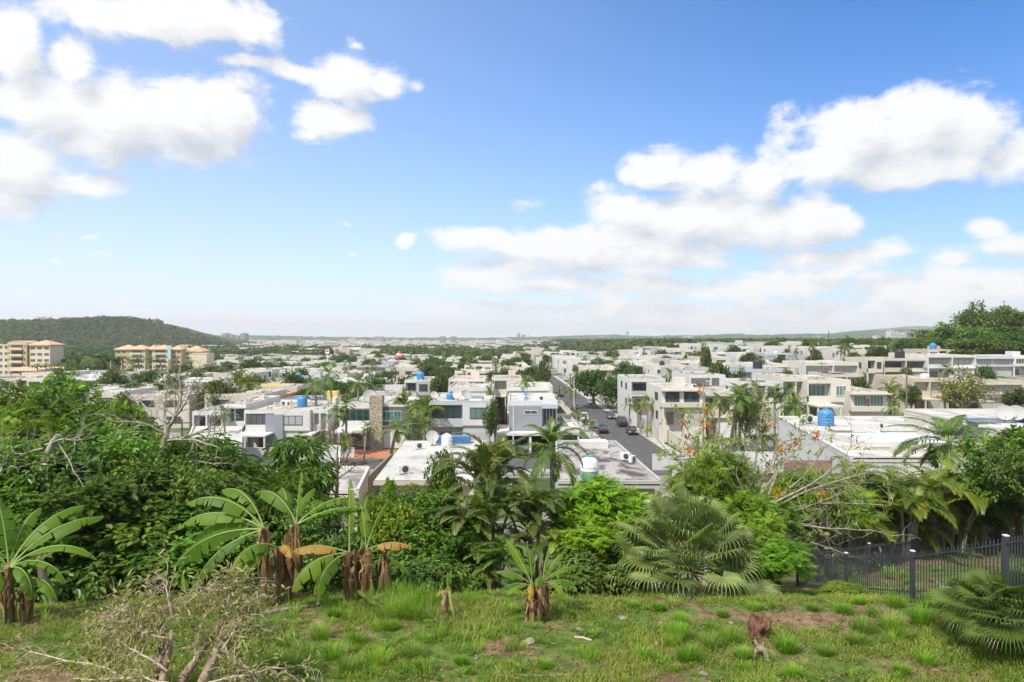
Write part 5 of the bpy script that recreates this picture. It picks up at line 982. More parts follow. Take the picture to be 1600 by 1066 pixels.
place(P_coco[1], 'single palm with wide dark crown above the areca clumps', 'palm', 1462, 43, top=650, w=155, rz=.6)
place(T_broad[2], 'dark glossy tree at the right picture edge', 'tree', 1590, 36, top=672, w=150); place(T_broad[0], 'dark tree filling the corner above the fence end', 'tree', 1565, 41, top=735, w=130); place(T_mid[0], 'tree half out of view at the right picture edge', 'tree', 1650, 33, top=690, w=150)
place(P_fan2, 'dark green fan palm with split leaves in the lower right corner', 'fan palm', 1592, 14.6, top=902, w=225, rz=.9)
# ------------------------------------------------------------------ bananas
banana('banana_plant', 'banana plant with huge leaves at the lower left edge', 22, 17.0, [(-.15, 0, 1.4, .13), (.22, .1, 1.1, .11)], [
 (0, 50, 62, 2.3, .34, 1.3, 0, 10), (0, 35, 50, 2.4, .36, 1.1, 0, 15), (0, 12, 40, 2.3, .34, 1.3, 0, 25), (0, -8, 28, 1.9, .33, 1.4, 0, 30), (0, -30, 20, 1.5, .30, 1.8, 0, 20), (0, 150, 80, 1.9, .36, .4, 0, 60), (0, 200, 60, 1.6, .34, 1.2, 0, 20), (0, -80, 10, 1.5, .36, 2.1, 0, 0), (1, 60, 66, 1.6, .28, 1.2, 0, 10), (1, -20, 15, 1.3, .28, 1.4, 0, 0), (0, 100, 70, 1.9, .3, 1, 0, 0), (0, 180, 20, 1.5, .3, 1.5, 1, 0)][:11], 1)
banana('banana_plant', 'tall banana clump with three brown trunks and wide green leaves', 432, 18.6, [(-.35, 0, 2.0, .12), (.1, -.1, 1.5, .12), (.52, .05, 2.1, .12), (.25, .4, 1.9, .1)], [
 (0, 172, 50, 2.5, .33, 1.1, 0, 20), (0, 180, 32, 2.5, .33, 1.2, 0, 30), (0, 168, 18, 2.3, .34, 1.1, 0, 30), (0, 190, 5, 2.5, .36, 1.0, 0, 35), (0, 150, 65, 2.1, .32, 1.2, 0, 0), (0, 205, -12, 2.1, .3, .8, 0, 20), (2, 20, 45, 1.9, .28, 1.1, 0, 10), (2, 5, 30, 2.0, .28, .9, 0, 20), (2, 90, 80, 1.5, .28, .6, 0, 70), (2, 150, 60, 1.9, .3, 1.2, 0, 10), (1, 235, 35, 2.0, .32, 1.7, 0, 0), (1, 250, 20, 1.9, .30, 1.6, 0, 0), (1, -60, 35, 1.1, .25, 1.6, 2, 0), (3, 120, 60, 1.8, .3, 1.3, 0, 0), (3, 60, 70, 1.4, .26, 1., 0, 0)], 2, skirt=26)
banana('banana_plant', 'banana clump with torn brown and yellowing leaves beside the tall clump', 560, 18.4, [(-.25, 0, 1.4, .10), (.22, -.05, 1.5, .10), (.62, .1, 1.35, .08), (.0, .3, 1.4, .1)], [
 (0, 100, 78, 2.1, .26, .5, 0, 60), (0, 185, 22, 1.6, .28, .7, 2, 30), (0, 215, 10, 1.9, .34, 1.5, 0, 10), (0, 240, 5, 1.6, .32, 1.5, 0, 0), (1, 60, 70, 1.5, .24, .5, 0, 50), (1, 5, 25, 1.3, .22, 1.0, 2, 0), (1, 120, 75, 1.4, .26, .6, 0, 30), (2, -10, -20, 1.0, .2, .6, 0, 10), (0, 228, -5, 1.5, .28, 1.2, 2, 0), (3, 80, 80, 1.5, .25, .6, 0, 0)], 3, skirt=30)
banana('banana_plant', 'small banana plant with a ragged brown skirt on the lawn', 838, 16.9, [(-.1, 0, .9, .10), (.15, .05, .95, .09)], [
 (0, 140, 60, 1.3, .17, .4, 0, 30), (0, 175, 42, 1.0, .16, 1.0, 0, 20), (0, 190, 20, .9, .16, .9, 0, 0), (0, 110, 82, 1.0, .15, .4, 0, 60), (1, 60, 74, 1.0, .16, .3, 0, 50), (1, 10, 42, 1.0, .15, .9, 0, 10), (1, 0, 15, .9, .15, .8, 0, 0), (0, 215, 20, .8, .14, 1.2, 0, 0), (1, -35, 20, .8, .14, 1.4, 0, 0), (0, 270, 40, .9, .13, 2., 2, 0), (1, -100, 55, .8, .16, 1.6, 0, 0), (1, 25, 65, .9, .15, .7, 0, 0)], 4, skirt=34)
banana('banana_plant', 'tiny banana sapling with one dry leaf, left of the small banana plant', 699, 17.0, [(0, 0, .75, .04)], [(0, 70, 75, .5, .10, .3, 0, 20), (0, 100, 85, .45, .09, .2, 0, 30), (0, 185, 10, .35, .1, 1.2, 2, 0), (0, -70, -30, .7, .07, .6, 2, 0)], 5, skirt=4)
banana('banana_plant', 'broad leaved seedling low on the lawn before the banana sapling', 682, 16.4, [(0, 0, .2, .03)], [(0, 150, 60, .42, .09, .9, 0, 0), (0, 30, 50, .38, .08, 1, 0, 0), (0, 80, 75, .4, .08, .6, 0, 0), (0, 200, 30, .35, .08, 1, 0, 0), (0, -30, 30, .35, .08, 1, 0, 0)], 6, skirt=0)
banana('banana_plant', 'green sucker leaves at the foot of the yellowing banana clump', 576, 17.6, [(0, 0, .25, .04)], [(0, 150, 50, .5, .12, .9, 0, 0), (0, 20, 45, .5, .12, 1, 0, 0), (0, 80, 75, .45, .1, .6, 0, 0), (0, -50, 30, .4, .1, 1, 0, 0)], 7, skirt=0)
banana('banana_plant', 'young banana leaf poking up behind the fallen branches', 290, 17.8, [(0, 0, .3, .04)], [(0, 120, 60, .7, .14, .6, 0, 0), (0, 70, 55, .7, .14, .8, 0, 0), (0, 10, 35, .6, .1, .8, 2, 0)], 8, skirt=0)
# ------------------------------------------------------------------ bare trees
def bare(label, px, d, boughs, seed, mat, L, rad, depth, trunk=None, leafm=None, spread=.6, zoff=0, leafn=0, fl=0, nch=(2, 3)):
    """boughs: list of (start px, start py, towards px, py, depth offset)"""
    r = rs(seed); x = X(px, d); g = H(x, d) + zoff; rt = thing('bare_tree', label, 'bare tree', (x, d, g)); mb = MB(); tips = []
    def loc(a, b, dd=0): return np.array([X(a, d + dd) - x, dd, Z(b, d + dd) - g])
    if trunk:
        pts = [loc(*p) for p in trunk]; mb.tube(pts, np.linspace(rad*1.25, rad*.8, len(pts)), 9)
    for (a, b, c, e, dd, sc) in boughs:
        p0, p1 = loc(a, b), loc(c, e, dd); n = 7; mid = (p0 + p1)/2 + r.normal(size=3)*.12*np.linalg.norm(p1 - p0); path = bez(p0, mid, p1, n) + r.normal(size=(n, 3))*.02*L; mb.tube(path, np.linspace(rad*.55*sc, rad*.16*sc, n), 6)
        for k in (2, 3, 4, 5, 6):
            for q in range(2 if depth > 0 else 1): bare_tree(mb, path[k], nrm((p1 - p0)/np.linalg.norm(p1 - p0)*.7 + rdir(r, 1)[0]*.9 + [0, 0, .15]), L*r.uniform(.5, 1.0)*sc, rad*.16*sc, depth, r, spread, .1, 0, tips, nch)
    mb.build('branches', mat, rt, True).name = 'branchwork'
    if leafm is not None and leafn:
        lb = MB(); P = np.array([t[0] for t in tips]); D = np.array([t[1] for t in tips]); P = P[r.uniform(size=len(P)) < leafn]; D = nrm(r.normal(size=P.shape) + [0, 0, .4])
        for k in range(7): lb.leafs(P + r.normal(size=P.shape)*.07, nrm(rdir(r, len(P)) + [0, 0, .3]), rdir(r, len(P)) + [0, 0, 1.2], r.uniform(.14, .28, len(P)), r.uniform(.05, .09, len(P)), 0, r.uniform(0, 1, len(P)))
        lb.build('foliage', leafm, rt)
    if fl:
        fb_ = MB(); P = np.array([t[0] for t in tips]); P = P[r.uniform(size=len(P)) < fl]
        for k in range(16): fb_.leafs(P + r.normal(size=P.shape)*.09, rdir(r, len(P)), rdir(r, len(P)), .11, .09, 0, r.uniform(0, 1, len(P)), six=False)
        fb_.build('blossoms', flower, rt)
    return rt
bare('big leafless tree with a pale leaning trunk and wide bare crown', 246, 26, [(262, 672, 278, 585, .5, 1), (264, 665, 300, 610, -.5, .9), (258, 690, 345, 650, .6, .9), (258, 690, 340, 700, -.8, .8), (262, 660, 215, 625, .6, .8), (262, 680, 180, 660, -.8, .8), (262, 670, 262, 600, 1, .8), (275, 720, 345, 725, -.4, .6)], 3, barkg, 1.0, .13, 1, [(240, 830), (244, 740), (255, 700), (262, 665)], spread=.7)
bare('broken grey stump trunk with snapped limbs rising from the left leaf mass', 66, 23, [(66, 700, 0, 712, -.6, .7), (72, 695, 120, 690, -.6, .7), (90, 690, 130, 760, -.9, .5), (66, 720, 5, 735, -.9, .5)], 4, barkg, .9, .11, 1, [(70, 800), (66, 725), (82, 692), (91, 680)])
bare('small leafless tree standing before the grubby grey roof', 527, 34, [(527, 720, 527, 680, .2, 1), (527, 730, 505, 690, -.3, 1), (527, 735, 548, 695, .3, 1), (527, 745, 492, 720, -.3, .9), (527, 750, 560, 725, .3, .9), (527, 755, 495, 765, -.6, .8)], 5, bark, 1.0, .09, 1, [(525, 800), (526, 750), (527, 715)])
bare('red flowering tree with thin pale branches and sparse leaves', 1150, 30, [(1145, 790, 1080, 690, 0, 1), (1150, 785, 1130, 680, .8, 1), (1155, 785, 1185, 678, -.5, 1), (1155, 790, 1225, 690, .6, 1), (1150, 800, 1060, 715, -1, .8), (1160, 800, 1250, 672, 1, .8), (1160, 810, 1290, 700, -.5, .9), (1140, 790, 1030, 690, .5, .9), (1145, 780, 1065, 655, .8, .9), (1150, 775, 1110, 640, .3, .9), (1160, 780, 1215, 648, .3, .9)], 6, barkg, .75, .10, 1, [(1140, 900), (1148, 830), (1150, 785)], l_lime, .6, 0, .75, .08)
bare('sprawling grey bare branches arching over the fence from the flowering tree', 1200, 25, [(1200, 790, 1330, 700, .6, 1), (1200, 800, 1370, 735, -.6, 1), (1205, 810, 1390, 790, .4, 1), (1205, 815, 1370, 830, -.6, 1), (1200, 790, 1270, 680, 1, .9), (1205, 820, 1330, 870, -1, .8), (1200, 800, 1150, 740, .4, .7), (1210, 810, 1340, 760, 1, .8), (1210, 815, 1310, 830, .2, .8)], 7, barkg, 1.0, .07, 1, [(1195, 900), (1198, 840), (1203, 800)], l_olive, .6, 0, .12)
bare('curved brown trunk leaning in the dark hollow at left', 82, 19.6, [], 8, bark, 1, .12, 0, [(84, 965), (80, 930), (66, 905), (60, 870)])
# fallen branches, lower left
def brush():
    r = rs(77); d0 = 12.0; x = X(285, d0); g = H(x, d0); rt = thing('fallen_branches', 'heap of dead cut branches with withered leaves in the lower left corner', 'brush heap', (x, d0, g)); lg = MB(); tw = MB(); lf = MB(); tips = []
    def P(px, py, d): return np.array([X(px, d) - x, d - d0, Z(py, d) - g])
    for (a, b, c, e, da, db_, rad) in ((245, 1100, 268, 985, 11.6, 12.2, .06), (262, 1100, 350, 968, 11.7, 12.8, .075), (300, 1105, 350, 985, 11.5, 12.6, .085), (225, 1090, 262, 1010, 12.0, 12.2, .07), (240, 1095, 255, 980, 12.4, 12.6, .08)):
        p0, p1 = P(a, b, da), P(c, e, db_); m = (p0 + p1)/2 + r.normal(size=3)*.04; lg.tube(bez(p0, m, p1, 7) + r.normal(size=(7, 3))*.01, np.linspace(rad*1.2, rad*.75, 7), 10)
    # main limbs
    for (a, b, c, e, da, db_) in ((262, 1085, 50, 1020, 11.4, 12.2), (268, 1000, 195, 940, 12.2, 12.6), (268, 975, 258, 905, 12.2, 12.6), (268, 970, 345, 905, 12.3, 13.0), (350, 1000, 400, 930, 12.4, 13.2), (340, 1020, 385, 950, 12.2, 12.8), (260, 1070, 110, 1062, 11.2, 11.6), (345, 1020, 395, 1060, 11.8, 11.9), (255, 990, 150, 985, 12.2, 12.4), (300, 1010, 420, 975, 12.3, 13.6), (350, 965, 360, 905, 12.8, 13.2), (262, 1050, 185, 1010, 11.7, 11.9), (290, 1080, 470, 1040, 11.5, 12.2), (265, 1100, 20, 1080, 11.2, 11.3), (190, 945, 165, 985, 12.5, 12.4), (300, 1040, 330, 930, 12, 13)):
        p0, p1 = P(a, b, da), P(c, e, db_); m = (p0 + p1)/2 + r.normal(size=3)*.16; path = bez(p0, m, p1, 8) + r.normal(size=(8, 3))*.018; tw.tube(path, np.linspace(.024, .009, 8), 5)
        for k in (1, 2, 3, 4, 5, 6, 7):
            for q in range(4): bare_tree(tw, path[k], nrm((p1 - p0)*.6 + rdir(r, 1)[0]*.9), r.uniform(.12, .40), .0065, 1, r, .9, -.25, 0, tips)
    T = np.array([t[0] for t in tips]); D = np.array([t[1] for t in tips]); keep = r.uniform(size=len(T)) < .75; T = T[keep]; D = D[keep]; n = len(T)
    for k in range(5): lf.leafs(T + r.normal(size=T.shape)*.08, nrm(D*.5 + rdir(r, n)*.8 + [0, 0, .2]), rdir(r, n) + [0, 0, .8], r.uniform(.08, .18, n), r.uniform(.028, .048, n), 0 if k < 3 else 1, r.uniform(0, 1, n))
    lg.build('log', deadw, rt, True); tw.build('twigs', paledead, rt, True); lf.build('withered_leaves', [l_olive, l_straw], rt)
brush()
# ------------------------------------------------------------------ fence
def fence_run(label, posts, dpost=.045, pitch=.125, pick=.010, rail=(.16, .86)):
    """posts: (px, d, top row, base z or None)"""
    x0, y0 = X(posts[0][0], posts[0][1]), posts[0][1]; rt = thing('metal_fence', label, 'fence', (x0, y0, 0)); P = [(X(a, d) - x0, d - y0, Z(t, d), (Z(t, d) - 1.33)) for a, d, t in posts]; rl = MB()
    for k, (x, y, zt, zb) in enumerate(P):
        p = MB(); p.box(x - dpost, x + dpost, y - dpost, y + dpost, zb - .4, zt); p.build('post', steeld, rt); p = MB(); p.box(x - dpost*1.15, x + dpost*1.15, y - dpost*1.15, y + dpost*1.15, zt, zt + .022); p.build('post_cap', steelw, rt)
        if k == len(P) - 1: break
        x2, y2, zt2, zb2 = P[k + 1]; L = math.hypot(x2 - x, y2 - y); n = max(2, int(L/pitch)); pk = MB()
        for q in rail:
            a, b = zb + (zt - zb)*q, zb2 + (zt2 - zb2)*q; nx, ny = -(y2 - y)/L*.018, (x2 - x)/L*.018
            rl.add([(x - nx, y - ny, a), (x2 - nx, y2 - ny, b), (x2 + nx, y2 + ny, b), (x + nx, y + ny, a), (x - nx, y - ny, a + .04), (x2 - nx, y2 - ny, b + .04), (x2 + nx, y2 + ny, b + .04), (x + nx, y + ny, a + .04)], [(0, 1, 5, 4), (3, 7, 6, 2), (4, 5, 6, 7), (0, 3, 2, 1)])
        for i in range(1, n): t = i/n; a, b = x + (x2 - x)*t, y + (y2 - y)*t; z0, z1_ = zb + (zb2 - zb)*t, zt + (zt2 - zt)*t; pk.box(a - pick, a + pick, b - pick, b + pick, z0 - .02, z1_ - .05)
        pk.build('picket_panel', steeld, rt)
    rl.build('rail', steeld, rt)
fence_run('dark metal picket fence with white capped posts, nearest run by the lawn', [(1640, 13.2, 826), (1573, 14.9, 838), (1427, 18.4, 862), (1323, 22.2, 865), (1247, 26, 869)])
fence_run('dark metal picket fence, rear run beyond the small enclosure', [(1247, 26.3, 868), (1291, 28, 858), (1359, 30, 850), (1395, 32.3, 846), (1428, 34.6, 842), (1461, 37.3, 838), (1495, 40.5, 835), (1545, 44.5, 832), (1620, 49, 828)])
# ------------------------------------------------------------------ lawn details
def stump():
    r = rs(9); d = 15.9; x = X(1187, d); g = H(x, d); rt = thing('tree_stump', 'rotten reddish brown tree stump with splintered top on the lawn', 'stump', (x, d, g), 0, None, (.85, .85, .8)); b = MB(); n = 28; V = []; lev = [(-.1, .34), (.0, .30), (.12, .22), (.26, .25), (.40, .30), (.50, .22), (.46, .1)]
    for z, q in lev:
        for k in range(n): a = k*2*math.pi/n; nn = noise.noise((math.cos(a)*1.6, math.sin(a)*1.6, z*3))*.5 + noise.noise((math.cos(a)*5, math.sin(a)*5, z*7))*.35; V.append((q*(1 + nn)*math.cos(a), q*(1 + nn)*math.sin(a), z + (.34*noise.noise((math.cos(a)*4, math.sin(a)*4, 4)) if z > .3 else 0)))
    F = [(i*n + k, i*n + (k + 1) % n, (i + 1)*n + (k + 1) % n, (i + 1)*n + k) for i in range(len(lev) - 1) for k in range(n)]; b.add(V, F); b.add(V[-n:], [list(range(n))])
    b.build('stump', M_bark('rotten_wood', (.05, .02, .012), (.19, .085, .05), 12), rt, True)
    x2 = X(1190, 15.0); g2 = H(x2, 15.0); rt = thing('driftwood', 'brown forked piece of dead wood in front of the stump', 'dead wood', (x2, 15.0, g2)); b = MB()
    for k, (dx, dy, dz, q) in enumerate(((-.28, -.35, .05, .06), (.0, -.55, .1, .08), (.3, -.3, .02, .045), (-.1, .3, .16, .07), (.15, .2, .12, .05))): b.tube(bez((0, 0, .1), (dx*.5, dy*.5, .2), (dx, dy, dz), 6) + r.normal(size=(6, 3))*.03, np.linspace(q*.9, q*.35, 6), 7)
    b.build('wood', deadw, rt, True)
stump()
def stick(label, pts, rad, mat, name='fallen_log', cat='log'):
    d0 = pts[0][1]; x = X(pts[0][0], d0); g = H(x, d0); rt = thing(name, label, cat, (x, d0, g)); P = [np.array([X(a, d) - x, d - d0, H(X(a, d), d) - g + rad*.8]) for a, d in pts]; b = MB(); b.tube(P, np.linspace(rad, rad*.7, len(P)), 8); b.build('log', mat, rt, True)
stick('fallen grey brown trunk lying at the foot of the tall banana clump', [(405, 17.2), (450, 17.5), (498, 17.9)], .06, bark); stick('thin plank lying across the bottom of the lawn', [(775, 13.95), (850, 14.0), (940, 14.1)], .03, deadw, 'plank', 'plank'); stick('short dry branch on the lawn near the centre', [(898, 15.9), (912, 15.85), (925, 15.7)], .035, paledead, 'branch', 'branch')
rk = rs(12); stone_m = M_plain('pale_rock', (.24, .20, .16), .9, scale=8, var=.3, bump=.6); V, F = None, None
import bmesh
bm = bmesh.new(); bmesh.ops.create_icosphere(bm, subdivisions=2, radius=1)
for v in bm.verts: v.co *= 1 + .35*noise.noise(v.co*1.3)
rock_me = bpy.data.meshes.new('rock'); bm.to_mesh(rock_me); bm.free(); rock_me.materials.append(stone_m)
spots = [(827, 1005, .16, 'reddish earthy rock below the small banana plant'), (905, 985, .09, 'pale rock right of the small banana plant'), (1143, 975, .07, 'pale stone above the stump'), (1250, 1012, .15, 'brown rock right of the stump'), (973, 968, .12, 'flat brown rock under the fan palm edge'), (1262, 985, .06, 'small white stone right of the stump top'), (1392, 975, .14, 'flat pale rock on the bare patch by the fence'), (1100, 1055, .10, 'grey stone at the bottom edge left of the stump'), (745, 1030, .06, 'small stone low on the lawn left of centre'), (1400, 1030, .07, 'pale stone near the corner fan palm'), (1035, 975, .06, 'small stone beneath the huge fan palm'), (560, 985, .08, 'pale stone before the yellowing banana clump')]
for (px, py, s, l) in spots:
    d = 7*FX/(py - HY)
    for _ in range(6): d = (CZ - H(X(px, d), d))*FX/(py - HY)
    x = X(px, d); o = link('rock', rock_me, None, (x, d, H(x, d) + s*.15)); o.scale = (s*1.0, s*.8, s*.38); o.rotation_euler[2] = px; tag(o, l, 'rock', 'stones scattered on the lawn')
# grass
def on_lawn(px, py):
    d = 7*FX/(py - HY)
    for _ in range(8): d = (CZ - H(X(px, d), d))*FX/(py - HY)
    return X(px, d), d
def grass():
    r = rs(21); N = 230000; y = r.uniform(11.2, 24, N); x = r.uniform(-.82, .82, N)*y
    gx, gy = np.meshgrid(np.arange(-20, 28.1, .25), np.arange(10, 40.1, .25)); HH = np.vectorize(lambda a, b: H(float(a), float(b)))(gx, gy)
    def h2(x, y):
        i = np.clip((x + 20)/.25, 0, gx.shape[1] - 1.01); j = np.clip((y - 10)/.25, 0, gx.shape[0] - 1.01); a, b = i.astype(int), j.astype(int); u, v = i - a, j - b
        return HH[b, a]*(1 - u)*(1 - v) + HH[b, a + 1]*u*(1 - v) + HH[b + 1, a]*(1 - u)*v + HH[b + 1, a + 1]*u*v
    den = np.array([noise.fractal((a*.55, b*.55, 2), 1., 2., 4) for a, b in zip(x, y)]); rgt = np.clip((x - .5)/6, 0, 1)*.18
    keep = r.uniform(size=N) < np.clip(.62 + den*1.9 - rgt, .06, 1); x, y, den = x[keep], y[keep], den[keep]; n = len(x); z = h2(x, y)
    hh = r.uniform(.05, .13, n)*(1 + np.clip(den, 0, .6)); a = r.uniform(0, 6.28, n); ln = r.uniform(.3, 1.2, n); D = np.stack([np.cos(a)*ln, np.sin(a)*ln, np.ones(n)], 1)
    b = MB(); P = np.stack([x, y, z], 1); cv = np.clip(.45 + den*.5 + r.normal(size=n)*.2, 0, 1); st = r.uniform(size=n) < .13
    for m, s in ((0, ~st), (1, st)): b.blades(P[s], a[s], (hh*1.35)[s], .013, ln[s], m, cv[s])
    # low broad weeds
    n = 5000; y = r.uniform(11.5, 23, n); x = r.uniform(-.8, .8, n)*y; den = np.array([noise.noise((p*.8, q*.8, 11)) for p, q in zip(x, y)]); s = den > .12; x, y = x[s], y[s]
    for k in range(6): n = len(x); xx, yy = x + r.normal(size=n)*.05, y + r.normal(size=n)*.05; a = r.uniform(0, 6.28, n); b.leafs(np.stack([xx, yy, h2(xx, yy) + r.uniform(.02, .1, n)], 1), np.stack([np.cos(a), np.sin(a), 0*a + .35], 1), np.array([[0, 0, 1.]])*np.ones((n, 1)), r.uniform(.05, .10, n), r.uniform(.03, .05, n), 2, r.uniform(0, 1, n), .1, .2)
    o = b.build('grass', [l_grass, l_straw, l_mid]); tag(o, 'short patchy lawn grass with straw blades and small weeds', 'grass', kind='stuff')
    n = 5200; y = r.uniform(11.5, 22, n); x = r.uniform(-.8, .8, n)*y; a = r.uniform(0, 6.28, n); lt = MB(); lt.leafs(np.stack([x, y, h2(x, y) + r.uniform(.015, .05, n)], 1), np.stack([np.cos(a), np.sin(a), r.uniform(-.2, .4, n)], 1), rdir(r, n)*.4 + [0, 0, 1], r.uniform(.04, .13, n), r.uniform(.02, .055, n), 0, r.uniform(0, 1, n), .2, .1); tag(lt.build('leaf_litter', dryleaf), 'dry brown leaf litter strewn over the lawn', 'leaf litter', kind='stuff')
    # tussocks
    t = MB(); T = []
    for (px, py, s, nb) in ((1050, 1010, .9, 1), (1110, 1015, .8, 1), (1005, 1030, .7, 1), (1075, 1035, .8, 1), (1160, 1030, .6, 1), (1230, 1020, .8, 1), (1290, 1025, .8, 1), (1065, 975, .5, 1), (1068, 985, .5, 1), (1140, 1005, .7, 1), (1350, 990, 1, 1), (1395, 985, .9, 1), (1340, 1010, .9, 1), (1440, 975, .8, 1), (1420, 1000, .8, 1), (1370, 965, .7, 1), (1450, 1040, .8, 1), (1410, 1055, .8, 1), (1320, 960, .6, 1), (1270, 955, .5, 1), (1400, 950, .7, 1), (1345, 945, .5, 1), (1450, 950, .6, 1), (1240, 1060, .7, 1), (1490, 1010, .7, 1), (1130, 965, .5, 1), (1180, 955, .5, 1), (1060, 1000, .8, 1), (560, 1010, .8, 1), (520, 1030, .9, 1), (590, 1040, .9, 1), (640, 1030, .8, 1), (545, 1050, .9, 1), (480, 1055, .9, 1), (610, 985, .6, 1), (660, 1050, .7, 1), (500, 1000, .7, 1), (440, 1010, .7, 1), (430, 1045, .8, 1), (720, 1040, .6, 1), (850, 1045, .5, 1), (790, 945, .5, 1), (760, 940, .5, 1), (1030, 955, .5, 1), (990, 950, .5, 1), (920, 945, .4, 1), (380, 1030, .7, 1), (150, 1010, .5, 1), (90, 1040, .5, 1)): T.append((*on_lawn(px, py), s*.52, 420, .009))
    for (px, py, s) in ((600, 945, 1), (625, 948, 1), (650, 950, 1), (580, 950, .9), (675, 948, .9), (640, 965, .9), (610, 965, .8), (700, 945, .7), (735, 945, .6), (665, 970, .6), (520, 965, .5), (880, 945, .5), (800, 958, .5)): T.append((*on_lawn(px, py), s*.80, 330, .008))
    for k in range(210):
        px, py = r.uniform(0, 1500), r.uniform(940, 1066)
        if k % 3 == 0: px = r.uniform(380, 760)
        T.append((*on_lawn(px, py), r.uniform(.12, .36), 70, .011))
    for k in range(120): T.append((r.uniform(11.5, 26), r.uniform(18, 38), r.uniform(.2, .5), 40, .03))
    lf_ = np.array([0.])
    for (x0, y0, s, nb, w) in T:
        s *= r.uniform(.65, 1.25); nb = int(nb*r.uniform(.5, 1.1))
        a = r.uniform(0, 6.28, nb); q = r.uniform(0, 1, nb)**.6*s*.45; xx, yy = x0 + np.cos(a)*q, y0 + np.sin(a)*q*.8; z = h2(xx, yy); L = s*r.uniform(.6, 1.25, nb); ln = r.uniform(.05, .5, nb) + q/s*.7; b2 = a + r.normal(size=nb)*.6
        cv = np.clip(r.uniform(.2, .7) + r.normal(size=nb)*.18, 0, 1); P = np.stack([xx, yy, z - .02], 1); D = np.stack([np.cos(b2)*ln, np.sin(b2)*ln, np.ones(nb)], 1)
        mi = (r.uniform(size=nb) < r.choice([.03, .12, .3])).astype(int)
        for m in (0, 1):
            k = mi == m
            if k.any(): t.blades(P[k], b2[k], L[k], w*1.1, np.clip(ln*1.3, .1, 1.1)[k], m, cv[k])
    o = t.build('tall_grass', [l_tuft, l_straw]); tag(o, 'bright green tussocks of long arching grass on the lawn', 'grass', kind='stuff')
grass()
# ------------------------------------------------------------------ trees of the town, placed by hand
gp = 'palms standing in the town'; gt = 'trees standing in the town'
for i, (px, d, top, w, k, l) in enumerate([(523, 128, 566, 50, 0, 'tallest dark palm near the stone chimney house'), (557, 124, 583, 62, 1, 'bushy dark palm right of the tallest dark palm'), (497, 122, 590, 60, 2, 'dense dark palm above the solar panel roof'), (517, 106, 632, 52, 0, 'slim palm left before the green window house'), (541, 107, 622, 50, 3, 'slim palm right before the green window house'), (568, 100, 658, 46, 1, 'short palm with dead fronds by the terracotta yard'), (606, 88, 655, 84, 0, 'big dark palm at the corner of broad white roof'), (642, 96, 640, 70, 2, 'feathery palm behind the big dark palm'), (352, 100, 633, 44, 3, 'small palm before the narrow white house'), (826, 138, 583, 46, 1, 'dark palm behind the bare flat white roof'), (1140, 100, 600, 80, 0, 'dark palm right of the cream corner house'), (1122, 97, 612, 60, 2, 'second dark palm right of the cream corner house'), (1211, 105, 600, 52, 3, 'tall palm before the modern white house'), (1236, 104, 596, 60, 1, 'tall palm rising before the blank cream wall'), (1246, 98, 618, 62, 0, 'lower palm left of the near blue tank'), (1155, 104, 598, 66, 3, 'feathery palm touching the modern white house'), (1325, 400, 524, 22, 1, 'palm silhouetted on the right skyline'), (1478, 260, 502, 34, 0, 'palm crown standing out on the wooded hill'), (1404, 92, 625, 46, 2, 'palm beside the beige garage wall')]):
    place(P_town[k], l, 'palm', px, d, top=top, w=w, group=gp)
for i, (px, d, top, w) in enumerate([(983, 137, 621, 26), (1001, 131, 624, 28), (1011, 126, 617, 32)]): place(P_ytown, 'street palm by the parked cars, ' + ['leftmost of three', 'middle of three', 'rightmost and tallest of three'][i], 'palm', px, d, top=top, w=w, group='yellow green palms lining the street')
for i, (px, d, top, w) in enumerate([(875, 190, 601, 16), (883, 182, 603, 16), (891, 176, 606, 17), (899, 170, 606, 18), (891, 205, 582, 13)]): place(P_ytown, 'small palm on the left verge of the street, %s from the far end' % ordw[i], 'palm', px, d, top=top, w=w, group='small palms on the left verge')
for i, (px, d, top, w) in enumerate([(218, 372, 555, 24), (232, 372, 556, 22), (192, 374, 556, 24), (186, 372, 556, 20), (254, 374, 557, 22), (208, 373, 563, 20), (281, 372, 569, 16), (297, 372, 563, 20), (288, 374, 570, 14), (59, 318, 568, 20), (74, 318, 567, 20)]): place(P_town[i % 4], 'dark palm before the %s, %s' % ('long cream apartment block' if i < 9 else 'cream and tan apartments', ordw[i] + ' counted'), 'palm', px, d, top=top, w=w*1.45, group='palms before the apartments')
place(T_town[0], 'big round street tree, nearer one of the pair by the street', 'tree', 958, 166, top=592, w=56, group=gt); place(T_town[1], 'big round street tree, taller rear one of the pair', 'tree', 927, 178, top=578, w=60, group=gt); place(T_town[2], 'round street tree leaning right of the big pair', 'tree', 980, 160, top=608, w=34, group=gt) if 0 else None
place(T_lightt, 'light crowned tree standing alone before the long beige house', 'tree', 1505, 118, top=575, w=76, group=gt)
place(P_bush, 'yellow green palm clump above the feathery palm', 'palm', 636, 118, top=606, w=60, group=gp); place(P_bush, 'second yellow green palm clump behind the broad white roof', 'palm', 660, 112, top=612, w=70, group=gp, rz=2); place(P_bush, 'pale green palm clump against pale house wall', 'palm', 655, 100, top=634, w=50, group=gp)
place(P_bush, 'brownish fan shaped palm clump among white houses at left', 'palm', 372, 150, top=569, w=44, group=gp); place(P_bush, 'second brownish fan palm clump among white houses', 'palm', 388, 148, top=578, w=36, group=gp, rz=3)
place(T_town[3], 'weeping pale green tree above the pale louvre house', 'tree', 992, 168, top=570, w=36, group=gt); place(T_town[4], 'round dark tree right of the grey bay white house', 'tree', 686, 150, top=581, w=26, group=gt); place(T_town[2], 'conical dark tree behind the town centre', 'tree', 1101, 215, top=537, w=22, group=gt)
